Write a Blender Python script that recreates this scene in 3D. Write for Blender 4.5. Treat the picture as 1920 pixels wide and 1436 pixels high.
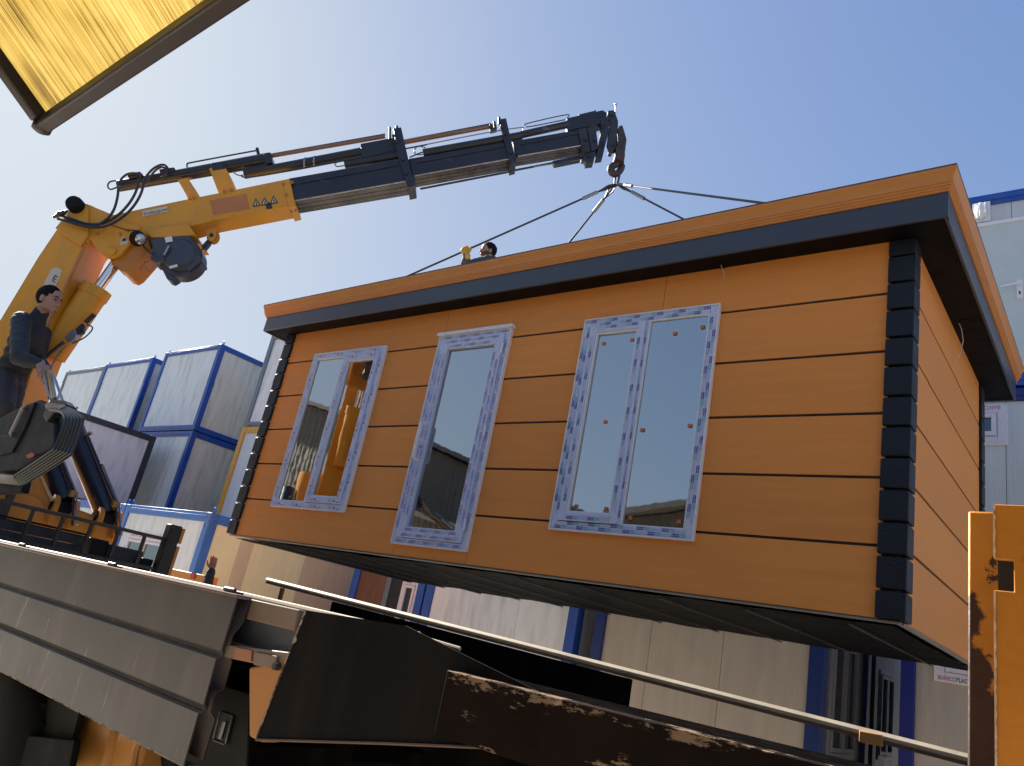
import bpy, bmesh, math, random
from mathutils import Vector, Matrix, noise
random.seed(7)
for o in list(bpy.data.objects): bpy.data.objects.remove(o)
SC = bpy.context.scene
COL = SC.collection
V = Vector

# ------------------------------------------------------------------ camera
# solved from the vanishing points of the cabin: x runs along its front, y into the yard, z up
EYE = V((0.0, 0.0, 1.5))
FPX = 1427.75
RIGHT = V((0.77583537, 0.60142451, 0.19070406))
DOWN = V((-0.05321212, 0.36355146, -0.93005312))
FWD = V((-0.62868748, 0.71142034, 0.31405915))
cam = bpy.data.cameras.new('camera'); camo = bpy.data.objects.new('camera', cam); COL.objects.link(camo)
cam.sensor_width = 36.0; cam.lens = 36.0 * FPX / 1920.0
cam.clip_start = 0.05; cam.clip_end = 4000
m = Matrix((RIGHT, -DOWN, -FWD)).transposed().to_4x4(); m.translation = EYE
camo.matrix_world = m
SC.camera = camo

# ------------------------------------------------------------------ sky, sun, exposure
SUN = V((-0.858, 0.067, 0.508)).normalized()
world = bpy.data.worlds.new('World'); SC.world = world; world.use_nodes = True
nt = world.node_tree; nt.nodes.clear()
w_out = nt.nodes.new('ShaderNodeOutputWorld'); w_bg = nt.nodes.new('ShaderNodeBackground')
sky = nt.nodes.new('ShaderNodeTexSky'); sky.sky_type = 'NISHITA'; sky.sun_disc = False
sky.sun_elevation = math.asin(SUN.z)
sky.sun_rotation = math.atan2(SUN.x, SUN.y)
sky.air_density = 1.0; sky.dust_density = 1.6; sky.ozone_density = 1.6; sky.altitude = 50
# hazy day: one response curve a x / (x + c) per channel evens the whole sky out, from the glare round the sun to the deep side
sep = nt.nodes.new('ShaderNodeSeparateColor'); com = nt.nodes.new('ShaderNodeCombineColor'); nt.links.new(sky.outputs[0], sep.inputs[0])
for ch, (a_, c_) in enumerate(((0.80, 2.9), (0.89, 2.7), (0.93, 1.32))):
    ad = nt.nodes.new('ShaderNodeMath'); ad.operation = 'ADD'; ad.inputs[1].default_value = c_; nt.links.new(sep.outputs[ch], ad.inputs[0])
    dv = nt.nodes.new('ShaderNodeMath'); dv.operation = 'DIVIDE'; nt.links.new(sep.outputs[ch], dv.inputs[0]); nt.links.new(ad.outputs[0], dv.inputs[1])
    ml = nt.nodes.new('ShaderNodeMath'); ml.operation = 'MULTIPLY'; ml.inputs[1].default_value = a_ * 2.36; nt.links.new(dv.outputs[0], ml.inputs[0]); nt.links.new(ml.outputs[0], com.inputs[ch])
nt.links.new(com.outputs[0], w_bg.inputs['Color']); w_bg.inputs['Strength'].default_value = 0.15
nt.links.new(w_bg.outputs[0], w_out.inputs['Surface'])
sl = bpy.data.lights.new('sun', 'SUN'); slo = bpy.data.objects.new('sun', sl); COL.objects.link(slo)
sl.energy = 5.0; sl.angle = math.radians(0.6); sl.color = (1.0, 0.93, 0.83)
slo.rotation_euler = SUN.to_track_quat('Z', 'Y').to_euler(); slo.location = (-20, 4, 20)
SC.view_settings.view_transform = 'Standard'; SC.view_settings.look = 'None'
SC.view_settings.gamma = 1.0; SC.view_settings.use_curve_mapping = False
SC.view_settings.exposure = 1.5
SC.cycles.max_bounces = 8; SC.cycles.diffuse_bounces = 4
SC.cycles.use_denoising = True

# ------------------------------------------------------------------ survey helpers: a sight line met with a real plane of the yard
def ray(u, v): return RIGHT * ((u - 960) / FPX) + DOWN * ((v - 718) / FPX) + FWD
def on_y(u, v, y): d = ray(u, v); return EYE + d * ((y - EYE.y) / d.y)
def on_x(u, v, x): d = ray(u, v); return EYE + d * ((x - EYE.x) / d.x)
def on_z(u, v, z): d = ray(u, v); return EYE + d * ((z - EYE.z) / d.z)
def depth(p): return (p - EYE).dot(FWD)
def pxr(p, px): return px * depth(p) / FPX         # metres spanned by px photo pixels at p

# ------------------------------------------------------------------ materials
MATS = {}
def _n(nt, t, **k):
    n = nt.nodes.new(t)
    for a, b in k.items(): setattr(n, a, b)
    return n
def mat(name, col, rough=0.5, metal=0.0, var=0.08, vscale=6.0, bump=0.0, bscale=40.0, stretch=(1, 1, 1),
        wear=None, wcol=(0.1, 0.04, 0.02), wscale=5.0, wpos=0.62, wsoft=0.05, spec=0.5, stripes=None, coat=0.0, dirt=0.0, dcol=(0.16, 0.13, 0.1), extra=None):
    """procedural paint / metal: base colour with mottling, optional chips (wear), stripes relief, dirt"""
    if name in MATS: return MATS[name]
    M = bpy.data.materials.new(name); M.use_nodes = True; MATS[name] = M
    nt = M.node_tree; b = nt.nodes['Principled BSDF']
    b.inputs['Roughness'].default_value = rough; b.inputs['Metallic'].default_value = metal
    b.inputs['Specular IOR Level'].default_value = spec
    b.inputs['Coat Weight'].default_value = coat
    geo = _n(nt, 'ShaderNodeNewGeometry'); mp = _n(nt, 'ShaderNodeMapping'); mp.inputs['Scale'].default_value = stretch
    nt.links.new(geo.outputs['Position'], mp.inputs['Vector'])
    n1 = _n(nt, 'ShaderNodeTexNoise'); n1.inputs['Scale'].default_value = vscale; n1.inputs['Detail'].default_value = 6; n1.inputs['Roughness'].default_value = 0.6
    nt.links.new(mp.outputs[0], n1.inputs['Vector'])
    r1 = _n(nt, 'ShaderNodeMapRange'); r1.inputs[1].default_value = 0.3; r1.inputs[2].default_value = 0.7
    r1.inputs[3].default_value = 1 - var; r1.inputs[4].default_value = 1 + var
    nt.links.new(n1.outputs['Fac'], r1.inputs[0])
    mx = _n(nt, 'ShaderNodeMix', data_type='RGBA', blend_type='MULTIPLY'); mx.inputs[0].default_value = 1
    mx.inputs[6].default_value = (*col, 1); nt.links.new(r1.outputs[0], mx.inputs[7])
    cur = mx.outputs[2]
    rv = _n(nt, 'ShaderNodeMapRange'); rv.inputs[1].default_value = 0.3; rv.inputs[2].default_value = 0.7
    rv.inputs[3].default_value = max(0.02, rough * 0.85); rv.inputs[4].default_value = min(1, rough * 1.15)
    nt.links.new(n1.outputs['Fac'], rv.inputs[0]); nt.links.new(rv.outputs[0], b.inputs['Roughness'])
    if dirt:
        n3 = _n(nt, 'ShaderNodeTexNoise'); n3.inputs['Scale'].default_value = 3.0; n3.inputs['Detail'].default_value = 8
        mp3 = _n(nt, 'ShaderNodeMapping'); mp3.inputs['Scale'].default_value = (2.5, 2.5, 0.5)
        nt.links.new(geo.outputs['Position'], mp3.inputs[0]); nt.links.new(mp3.outputs[0], n3.inputs['Vector'])
        r3 = _n(nt, 'ShaderNodeMapRange'); r3.inputs[1].default_value = 0.48; r3.inputs[2].default_value = 0.75; r3.inputs[4].default_value = dirt
        nt.links.new(n3.outputs['Fac'], r3.inputs[0])
        m3 = _n(nt, 'ShaderNodeMix', data_type='RGBA'); nt.links.new(r3.outputs[0], m3.inputs[0]); nt.links.new(cur, m3.inputs[6]); m3.inputs[7].default_value = (*dcol, 1)
        cur = m3.outputs[2]
    if wear:
        n2 = _n(nt, 'ShaderNodeTexNoise'); n2.inputs['Scale'].default_value = wscale; n2.inputs['Detail'].default_value = 9; n2.inputs['Roughness'].default_value = 0.7
        mp2 = _n(nt, 'ShaderNodeMapping'); mp2.inputs['Scale'].default_value = wear
        nt.links.new(geo.outputs['Position'], mp2.inputs[0]); nt.links.new(mp2.outputs[0], n2.inputs['Vector'])
        r2 = _n(nt, 'ShaderNodeMapRange'); r2.inputs[1].default_value = wpos; r2.inputs[2].default_value = wpos + wsoft
        nt.links.new(n2.outputs['Fac'], r2.inputs[0])
        m2 = _n(nt, 'ShaderNodeMix', data_type='RGBA'); nt.links.new(r2.outputs[0], m2.inputs[0]); nt.links.new(cur, m2.inputs[6]); m2.inputs[7].default_value = (*wcol, 1)
        cur = m2.outputs[2]
    if extra == 'pieces':                                   # each board its own slight tone
        oi = _n(nt, 'ShaderNodeObjectInfo'); ro = _n(nt, 'ShaderNodeMapRange'); ro.inputs[3].default_value = .93; ro.inputs[4].default_value = 1.05; nt.links.new(oi.outputs['Random'], ro.inputs[0])
        mo = _n(nt, 'ShaderNodeMix', data_type='RGBA', blend_type='MULTIPLY'); mo.inputs[0].default_value = 1; nt.links.new(cur, mo.inputs[6]); nt.links.new(ro.outputs[0], mo.inputs[7]); cur = mo.outputs[2]
    nt.links.new(cur, b.inputs['Base Color'])
    hs = None
    if bump:
        nb = _n(nt, 'ShaderNodeTexNoise'); nb.inputs['Scale'].default_value = bscale; nb.inputs['Detail'].default_value = 5
        nt.links.new(mp.outputs[0], nb.inputs['Vector']); hs = nb.outputs['Fac']
    if stripes:                                             # (period m, strength, axis 'xy' or 'z')
        per, st, ax = stripes
        sx = _n(nt, 'ShaderNodeSeparateXYZ'); nt.links.new(geo.outputs['Position'], sx.inputs[0])
        if ax == 'xy':
            ad = _n(nt, 'ShaderNodeMath', operation='ADD'); nt.links.new(sx.outputs[0], ad.inputs[0]); nt.links.new(sx.outputs[1], ad.inputs[1]); src = ad.outputs[0]
        else: src = sx.outputs['XYZ'.index(ax.upper())]
        ml = _n(nt, 'ShaderNodeMath', operation='MULTIPLY'); nt.links.new(src, ml.inputs[0]); ml.inputs[1].default_value = 2 * math.pi / per
        si = _n(nt, 'ShaderNodeMath', operation='SINE'); nt.links.new(ml.outputs[0], si.inputs[0])
        bs = _n(nt, 'ShaderNodeBump'); bs.inputs['Strength'].default_value = st; bs.inputs['Distance'].default_value = per * 0.12
        nt.links.new(si.outputs[0], bs.inputs['Height'])
        if hs:
            b2 = _n(nt, 'ShaderNodeBump'); b2.inputs['Strength'].default_value = bump; b2.inputs['Distance'].default_value = 0.01
            nt.links.new(hs, b2.inputs['Height']); nt.links.new(bs.outputs[0], b2.inputs['Normal']); nt.links.new(b2.outputs[0], b.inputs['Normal'])
        else: nt.links.new(bs.outputs[0], b.inputs['Normal'])
    elif hs:
        b2 = _n(nt, 'ShaderNodeBump'); b2.inputs['Strength'].default_value = bump; b2.inputs['Distance'].default_value = 0.01
        nt.links.new(hs, b2.inputs['Height']); nt.links.new(b2.outputs[0], b.inputs['Normal'])
    return M

# ------------------------------------------------------------------ mesh builder
def frame_of(d):
    d = d.normalized(); a = V((0, 0, 1)) if abs(d.z) < 0.95 else V((1, 0, 0))
    x = d.cross(a).normalized(); return x, d.cross(x).normalized()
class MB:
    def __init__(s): s.v = []; s.f = []
    def add(s, vs, fs):
        k = len(s.v); s.v += [V(p) for p in vs]; s.f += [tuple(i + k for i in f) for f in fs]; return s
    def box(s, x0, x1, y0, y1, z0, z1):
        return s.add([(x, y, z) for x in (x0, x1) for y in (y0, y1) for z in (z0, z1)],
                     [(0, 1, 3, 2), (4, 6, 7, 5), (0, 4, 5, 1), (2, 3, 7, 6), (0, 2, 6, 4), (1, 5, 7, 3)])
    def prism(s, pts, vec):
        n = len(pts); vec = V(vec)
        return s.add(list(pts) + [V(p) + vec for p in pts], [tuple(range(n))[::-1], tuple(range(n, 2 * n))] + [(i, (i + 1) % n, n + (i + 1) % n, n + i) for i in range(n)])
    def loft(s, A, B):
        n = len(A)
        return s.add(list(A) + list(B), [tuple(range(n))[::-1], tuple(range(n, 2 * n))] + [(i, (i + 1) % n, n + (i + 1) % n, n + i) for i in range(n)])
    def bar(s, a, b, w, h, up=(0, 0, 1)):
        a = V(a); b = V(b); d = (b - a).normalized(); x = d.cross(V(up)).normalized() * w / 2; y = x.cross(d).normalized() * h / 2
        return s.loft([a - x - y, a + x - y, a + x + y, a - x + y], [b - x - y, b + x - y, b + x + y, b - x + y])
    def tube(s, pts, r, n=10, closed=False):
        pts = [V(p) for p in pts]; N = len(pts); rs = r if isinstance(r, (list, tuple)) else [r] * N
        rings = []; px = None
        for i, p in enumerate(pts):
            if closed: d = (pts[(i + 1) % N] - pts[i - 1])
            else: d = pts[min(i + 1, N - 1)] - pts[max(i - 1, 0)]
            d.normalize()
            if px is None: x, y = frame_of(d)
            else:
                x = (px - d * px.dot(d)); x = x.normalized() if x.length > 1e-6 else frame_of(d)[0]; y = d.cross(x)
            px = x
            rings.append([p + (x * math.cos(2 * math.pi * k / n) + y * math.sin(2 * math.pi * k / n)) * rs[i] for k in range(n)])
        fs = []
        for i in range(N if closed else N - 1):
            j = (i + 1) % N
            fs += [(i * n + k, i * n + (k + 1) % n, j * n + (k + 1) % n, j * n + k) for k in range(n)]
        if not closed: fs += [tuple(range(n))[::-1], tuple(range((N - 1) * n, N * n))]
        return s.add([q for R in rings for q in R], fs)
    def lathe(s, a, d, prof, n=20):
        a = V(a); d = V(d).normalized(); x, y = frame_of(d)
        vs = []; fs = []
        for (h, r) in prof: vs += [a + d * h + (x * math.cos(2 * math.pi * k / n) + y * math.sin(2 * math.pi * k / n)) * r for k in range(n)]
        for i in range(len(prof) - 1): fs += [(i * n + k, i * n + (k + 1) % n, (i + 1) * n + (k + 1) % n, (i + 1) * n + k) for k in range(n)]
        fs += [tuple(range(n))[::-1], tuple(range((len(prof) - 1) * n, len(prof) * n))]
        return s.add(vs, fs)
    def sphere(s, c, r, n=12, R=None):
        c = V(c); rr = r if isinstance(r, (list, tuple)) else (r, r, r)
        vs = []; m_ = n // 2 + 1
        for i in range(1, m_):
            t = math.pi * i / m_
            for k in range(n):
                q = V((rr[0] * math.sin(t) * math.cos(2 * math.pi * k / n), rr[1] * math.sin(t) * math.sin(2 * math.pi * k / n), rr[2] * math.cos(t)))
                vs.append(c + (R @ q if R else q))
        fs = [(i * n + k, (i + 1) * n + k, (i + 1) * n + (k + 1) % n, i * n + (k + 1) % n) for i in range(m_ - 2) for k in range(n)]
        t = V((0, 0, rr[2])); t = R @ t if R else t
        a = len(vs); vs += [c + t, c - t]
        fs += [(a, k, (k + 1) % n) for k in range(n)] + [(a + 1, (m_ - 2) * n + (k + 1) % n, (m_ - 2) * n + k) for k in range(n)]
        return s.add(vs, fs)
    def mesh(s, name, mt, org=V((0, 0, 0)), smooth=True):
        me = bpy.data.meshes.new(name); me.from_pydata([tuple(p - org) for p in s.v], [], s.f)
        bm = bmesh.new(); bm.from_mesh(me); bmesh.ops.recalc_face_normals(bm, faces=bm.faces[:]); bm.to_mesh(me); bm.free()
        if smooth:
            me.polygons.foreach_set('use_smooth', [True] * len(me.polygons)); me.set_sharp_from_angle(angle=math.radians(38))
        if mt: me.materials.append(mt)
        return me
    def build(s, name, mt, parent=None, bevel=0.0, smooth=True, **props):
        o = bpy.data.objects.new(name, s.mesh(name, mt, org_of(parent), smooth)); COL.objects.link(o)
        if parent: o.parent = parent
        if bevel:
            md = o.modifiers.new('bevel', 'BEVEL'); md.width = bevel; md.segments = 2; md.limit_method = 'ANGLE'; md.angle_limit = math.radians(40)
        for k, x in props.items(): o[k] = x
        return o
def org_of(o):
    p = V((0, 0, 0))
    while o: p = p + o.location; o = o.parent
    return p
def thing(name, label, cat, loc=(0, 0, 0), group=None):
    o = bpy.data.objects.new(name, None); COL.objects.link(o); o.location = loc; o.empty_display_size = 0.2
    o['label'] = label; o['category'] = cat
    if group: o['group'] = group
    return o
def put(mesh, name, parent, loc, bevel=0.0):
    o = bpy.data.objects.new(name, mesh); COL.objects.link(o); o.parent = parent; o.location = V(loc) - org_of(parent)
    if bevel:
        md = o.modifiers.new('bevel', 'BEVEL'); md.width = bevel; md.segments = 2; md.limit_method = 'ANGLE'; md.angle_limit = math.radians(40)
    return o
TEXTS = {}
def text_geo(body):
    """flat faces of a word, height of capitals scaled to 1, starting at x = 0"""
    if body in TEXTS: return TEXTS[body]
    cu = bpy.data.curves.new('word', 'FONT'); cu.body = body; cu.resolution_u = 2; cu.size = 1.0
    o = bpy.data.objects.new('word', cu); COL.objects.link(o)
    dg = bpy.context.evaluated_depsgraph_get(); me = o.evaluated_get(dg).to_mesh()
    vs = [v.co.copy() for v in me.vertices]; fs = [tuple(p.vertices) for p in me.polygons]
    o.evaluated_get(dg).to_mesh_clear(); bpy.data.objects.remove(o); bpy.data.curves.remove(cu)
    x0 = min(v.x for v in vs); h = max(v.y for v in vs) - min(0, min(v.y for v in vs)); w = (max(v.x for v in vs) - x0) / h
    TEXTS[body] = ([V(((v.x - x0) / h, v.y / h, 0)) for v in vs], fs, w); return TEXTS[body]
def put_text(mb, body, o, ux, uy, h, width=None):
    """lay a word on a surface: o lower left corner, ux / uy unit directions, h cap height; returns its width"""
    vs, fs, w = text_geo(body); sx = (width / w) if width else h
    mb.add([V(o) + V(ux) * (v.x * sx) + V(uy) * (v.y * h) for v in vs], fs); return w * sx
def put_rect(mb, o, ux, uy, w, h):
    o = V(o); ux = V(ux); uy = V(uy); mb.add([o, o + ux * w, o + ux * w + uy * h, o + uy * h], [(0, 1, 2, 3)])

# ------------------------------------------------------------------ materials of the place
ORANGE = mat('orange cladding paint', (0.80, 0.295, 0.062), 0.6, extra='pieces', var=0.05, vscale=1.3, spec=.3, bump=0.2, bscale=9, stretch=(1.2, 1.2, 16))
BLACKJ = mat('black joint strip', (0.012, 0.012, 0.014), 0.6)
QUOIN = mat('anthracite quoin paint', (0.010, 0.0135, 0.020), 0.5, spec=.3, bump=0.5, bscale=60, var=0.12)
FASC = mat('anthracite sheet', (0.045, 0.055, 0.075), 0.35, var=0.05, vscale=2)
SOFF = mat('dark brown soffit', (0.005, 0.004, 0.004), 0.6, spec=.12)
CORN = mat('orange cornice', (0.62, 0.24, 0.045), 0.45, var=0.05)
ROOFG = mat('grey roof membrane', (0.25, 0.25, 0.25), 0.8, var=0.15)
FILMB = mat('pale blue protective film', (0.58, 0.63, 0.80), 0.35, var=0.05, vscale=25)
PVC = mat('white pvc', (0.78, 0.78, 0.80), 0.3, var=0.02)
INKB = mat('navy print', (0.03, 0.04, 0.34), 0.5, var=0); INKT = mat('teal print', (0.05, 0.42, 0.40), 0.5, var=0)
INKR = mat('red print', (0.5, 0.03, 0.03), 0.5, var=0); INKK = mat('black print', (0.02, 0.02, 0.03), 0.5, var=0)
INKW = mat('white print', (0.8, 0.8, 0.8), 0.5, var=0); INKL = mat('grey blue print', (0.34, 0.39, 0.58), 0.5, var=0)
DOT = mat('orange spacer', (0.55, 0.16, 0.04), 0.5)
BLKFILM = mat('black plastic sheeting', (0.0025, 0.0025, 0.003), 0.6, spec=.02, bump=0.9, bscale=2.2, stretch=(1, 2.5, 1), var=0.2)
RUBBER = mat('black rubber', (0.010, 0.0098, 0.0095), 0.75, spec=.2, var=0.35)
CHROME = mat('chrome rod', (0.75, 0.75, 0.76), 0.08, metal=1, var=0.03)
STEEL = mat('grey steel', (0.32, 0.32, 0.33), 0.35, metal=0.9, var=0.12)
DSTEEL = mat('dark greasy steel', (0.045, 0.045, 0.05), 0.4, metal=0.35, var=0.3, wear=(1, 1, 1), wscale=9, wpos=0.62, wcol=(0.11, 0.07, 0.045))
CABLE = mat('wire rope', (0.05, 0.05, 0.055), 0.45, metal=0.4)
WIRE = mat('white cable', (0.6, 0.52, 0.45), 0.5)
def mirror_glass(name, tint, rough=0.02, bump=0.0):
    M = bpy.data.materials.new(name); M.use_nodes = True; b = M.node_tree.nodes['Principled BSDF']
    b.inputs['Base Color'].default_value = (*tint, 1); b.inputs['Metallic'].default_value = 1.0; b.inputs['Roughness'].default_value = rough
    if bump:
        nb = _n(M.node_tree, 'ShaderNodeTexNoise'); nb.inputs['Scale'].default_value = 2.5; nb.inputs['Detail'].default_value = 3
        g = _n(M.node_tree, 'ShaderNodeNewGeometry'); bm_ = _n(M.node_tree, 'ShaderNodeBump'); bm_.inputs['Strength'].default_value = bump; bm_.inputs['Distance'].default_value = 0.02
        M.node_tree.links.new(g.outputs['Position'], nb.inputs['Vector']); M.node_tree.links.new(nb.outputs['Fac'], bm_.inputs['Height']); M.node_tree.links.new(bm_.outputs[0], b.inputs['Normal'])
    return M
GLASS = mirror_glass('reflective window glass', (0.41, 0.43, 0.43), bump=0.035)
DARKGL = mirror_glass('dark window glass', (0.10, 0.12, 0.14), 0.05)

# ------------------------------------------------------------------ ground
MB().box(-160, 120, -120, 160, -0.4, 0.0).build('ground', mat('dusty concrete yard', (0.46, 0.42, 0.36), 0.85, var=0.2, vscale=0.6, bump=0.3, bscale=30), smooth=False, kind='structure')

# ------------------------------------------------------------------ cabin
XL, XR, YF, YB, Z0, ZS = -8.13, -1.075, 4.906, 7.72, 2.027, 4.52
cabin = thing('prefab_cabin', 'orange clad flat roofed prefab cabin hanging from the crane slings', 'cabin', (-4.6, 6.3, Z0))
MB().box(XL + .03, XR - .03, YF + .012, YB - .012, Z0 + .02, ZS).build('wall_core', BLACKJ, cabin, smooth=False)
GR = [ZS + 0.02, 4.127, 3.707, 3.287, 2.867, 2.447, Z0 - 0.012]
def board(name, x0, x1, y0, y1, z0, z1): return MB().box(x0, x1, y0, y1, z0, z1).build(name, ORANGE, cabin, bevel=0.003)
xa, xb = XL + .10, XR - .12
CUTS = [[xa, -5.36, -2.9, xb], [xa, -7.38, -6.22, -5.33, -4.49, -3.57, -2.44, xb], [xa, -7.38, -6.22, -5.33, -4.49, -3.57, -2.44, xb],
        [xa, -7.38, -6.22, -5.33, -4.49, -3.57, -2.44, xb], [xa, -7.38, -6.22, -5.33, -4.49, -3.57, -2.44, xb], [xa, -5.36, -4.45, xb]]
for i in range(6):
    zt, zb = GR[i] - 0.009, GR[i + 1] + 0.009
    c = CUTS[i]
    for j in range(len(c) - 1):
        if i in (1, 2, 3, 4) and j in (1, 3, 5):             # behind a window or the door: nothing to clad
            continue
        g = 0.0015
        board('cladding_board', c[j] + g, c[j + 1] - g, YF, YF + .02, zb, zt)
    board('cladding_board', XR - .02, XR, YF + .12, YB - .12, zb, zt)
    board('cladding_board', XL, XL + .02, YF + .12, YB - .12, zb, zt)
    # double black joint strip: two thin beads proud of the recess
    if 0 < i:
        MB().box(xa, xb, YF + .006, YF + .013, GR[i] - .003, GR[i] + .003).build('joint_bead', BLACKJ, cabin)
        MB().box(XR - .013, XR - .006, YF + .12, YB - .12, GR[i] - .003, GR[i] + .003).build('joint_bead', BLACKJ, cabin)
# quoins: L shaped blocks round each corner
def quoin(cx, cy, sx, sy, z0, z1):
    """cx, cy the outer corner; sx, sy point inwards"""
    a, t = 0.165, 0.05
    pts = [V((cx, cy, z0)), V((cx + sx * a, cy, z0)), V((cx + sx * a, cy + sy * t, z0)), V((cx + sx * t, cy + sy * t, z0)), V((cx + sx * t, cy + sy * a, z0)), V((cx, cy + sy * a, z0))]
    return MB().prism(pts, (0, 0, z1 - z0))
zq = [Z0 - 0.005] + [2.19 + .2 * k for k in range(12)] + [ZS - .002]
for (cx, cy, sx, sy) in ((XR + .025, YF - .028, -1, 1), (XL - .025, YF - .028, 1, 1), (XR + .025, YB + .028, -1, -1), (XL - .025, YB + .028, 1, -1)):
    master = quoin(cx, cy, sx, sy, 0.008, 0.192).mesh('quoin_block', QUOIN)
    for k in range(13):
        if 0 < k < 12: put(master, 'quoin_block', cabin, (0, 0, zq[k]), bevel=0.007)
        else: quoin(cx, cy, sx, sy, zq[k] + .004, zq[k + 1] - .008).build('quoin_block', QUOIN, cabin, bevel=0.007)
# bottom edge trim
MB().box(XL + .02, XR - .005, YF - .006, YF + .03, Z0 - .02, Z0 - .008).build('base_trim', mat('galvanised trim', (0.28, 0.24, 0.2), 0.5, metal=.5), cabin)
MB().box(XR - .03, XR + .006, YF + .03, YB - .02, Z0 - .02, Z0 - .008).build('base_trim', MATS['galvanised trim'], cabin)
# underside: black sheeting over the floor joists
g = MB()
nx, ny = 60, 24
vs = []
for j in range(ny + 1):
    for i in range(nx + 1):
        x = XL + .05 + (XR - XL - .1) * i / nx; y = YF + .05 + (YB - YF - .1) * j / ny
        vs.append((x, y, Z0 - .03 - 0.006 * abs(math.sin((x + 0.12 * y) * 5.2)) + 0.010 * noise.noise(V((x * 1.5, y * 3, 0)))))
g.add(vs, [(j * (nx + 1) + i, j * (nx + 1) + i + 1, (j + 1) * (nx + 1) + i + 1, (j + 1) * (nx + 1) + i) for j in range(ny) for i in range(nx)])
g.build('floor_sheeting', BLKFILM, cabin)
jm = mat('galvanised joist', (0.09, 0.085, 0.085), 0.4, metal=.7, var=.25)
for k in range(11):
    x = XL + .35 + k * 0.64
    MB().bar((x, YF + .08, Z0 - .047), (x - .05, YB - .08, Z0 - .047), .007, .012).build('floor_joist', jm, cabin)
# fascia, soffit, cornice, roof
FX0, FX1, FY0, FY1 = -8.41, -0.835, 4.689, 8.03
f = MB(); t = .02
f.box(FX0, FX1, FY0, FY0 + t, ZS - .012, 4.722); fascia_front = f.build('fascia', FASC, cabin, bevel=.004)
MB().box(FX1 - t, FX1, FY0 + t + .001, FY1, ZS - .012, 4.722).build('fascia', FASC, cabin, bevel=.004)
MB().box(FX0, FX0 + t, FY0 + t + .001, FY1, ZS - .012, 4.722).build('fascia', FASC, cabin, bevel=.004)
MB().box(FX0 + t, FX1 - t, FY1 - t, FY1 - .001, ZS - .012, 4.722).build('fascia', FASC, cabin, bevel=.004)
MB().box(FX1 + .001, FX1 + .006, FY0 - .004, FY0 + .05, ZS - .012, 4.70).build('corner_cap', FASC, cabin)
MB().box(FX1 - .055, FX1 + .001, FY0 - .004, FY0 - .0005, ZS - .012, 4.70).build('corner_cap', FASC, cabin)
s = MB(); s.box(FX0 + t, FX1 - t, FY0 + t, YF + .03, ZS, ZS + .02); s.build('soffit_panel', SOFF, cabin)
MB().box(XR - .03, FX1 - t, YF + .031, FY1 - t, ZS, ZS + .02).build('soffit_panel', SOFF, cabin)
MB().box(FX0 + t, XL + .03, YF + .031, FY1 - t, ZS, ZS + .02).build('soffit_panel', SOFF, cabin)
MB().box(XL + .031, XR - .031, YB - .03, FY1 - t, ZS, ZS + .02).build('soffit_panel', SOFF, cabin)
prof = [(0, 4.690), (.012, 4.690), (.012, 4.705), (.021, 4.708), (.021, 4.723), (.030, 4.726), (.030, 4.741), (.038, 4.744), (.038, 4.752), (.040, 4.768), (.044, 4.784), (.049, 4.799), (.055, 4.812), (.060, 4.822), (.060, 4.842), (0, 4.842)]
c = MB(); cl = []
for (o_, z) in prof: cl.append([V((FX0 - o_, FY0 - o_, z)), V((FX1 + o_, FY0 - o_, z)), V((FX1 + o_, FY1 + o_, z)), V((FX0 - o_, FY1 + o_, z))])
n = len(prof)
for side in range(4):
    A = [cl[i][side] for i in range(n)]; B = [cl[i][(side + 1) % 4] for i in range(n)]
    MB().loft(A, B).build('cornice', CORN, cabin, smooth=False)
MB().box(FX0 - .062, FX1 + .062, FY0 - .062, FY1 + .062, 4.8425, 4.852).build('drip_edge', mat('dark drip edge', (0.12, 0.06, 0.04), .5), cabin)
MB().box(FX0 + .05, FX1 - .05, FY0 + .05, FY1 - .05, 4.60, 4.858).build('roof_deck', ROOFG, cabin)
for (lx, ly) in ((XL + .08, YF + .05), (XR - .08, YF + .05), (XL + .08, YB - .04), (XR - .08, YB - .04)):
    MB().tube([V((lx + .05 * math.cos(a), ly, 4.87 + .05 * math.sin(a))) for a in [k * math.pi / 8 for k in range(16)]], .012, 8, closed=True).build('lifting_eye', DSTEEL, cabin)
# spot light openings in the soffit, some with their cable hanging out
for (u, v_, wire) in ((1352, 497, [(1352, 497), (1353, 502), (1357, 512), (1359, 524)]), (880, 568, None), (655, 607, None),
                      (1810, 605, [(1797, 604), (1803, 618), (1806, 640), (1801, 662), (1793, 676), (1780, 682)])):
    p = on_z(u, v_, ZS)
    sp = MB().lathe(p + V((0, 0, -.004)), (0, 0, 1), [(0, .048), (0, .055), (.006, .055), (.006, .048)], 20).build('spot_ring', SOFF, cabin)
    MB().lathe(p + V((0, 0, -.002)), (0, 0, 1), [(0, .047), (.001, .047)], 20).build('spot_opening', BLACKJ, sp)
    if wire:
        pts = [on_y(a, b, p.y + .002 * k) for k, (a, b) in enumerate(wire)]
        MB().tube(pts, .0035, 6).build('hanging_cable', WIRE, cabin)

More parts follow.
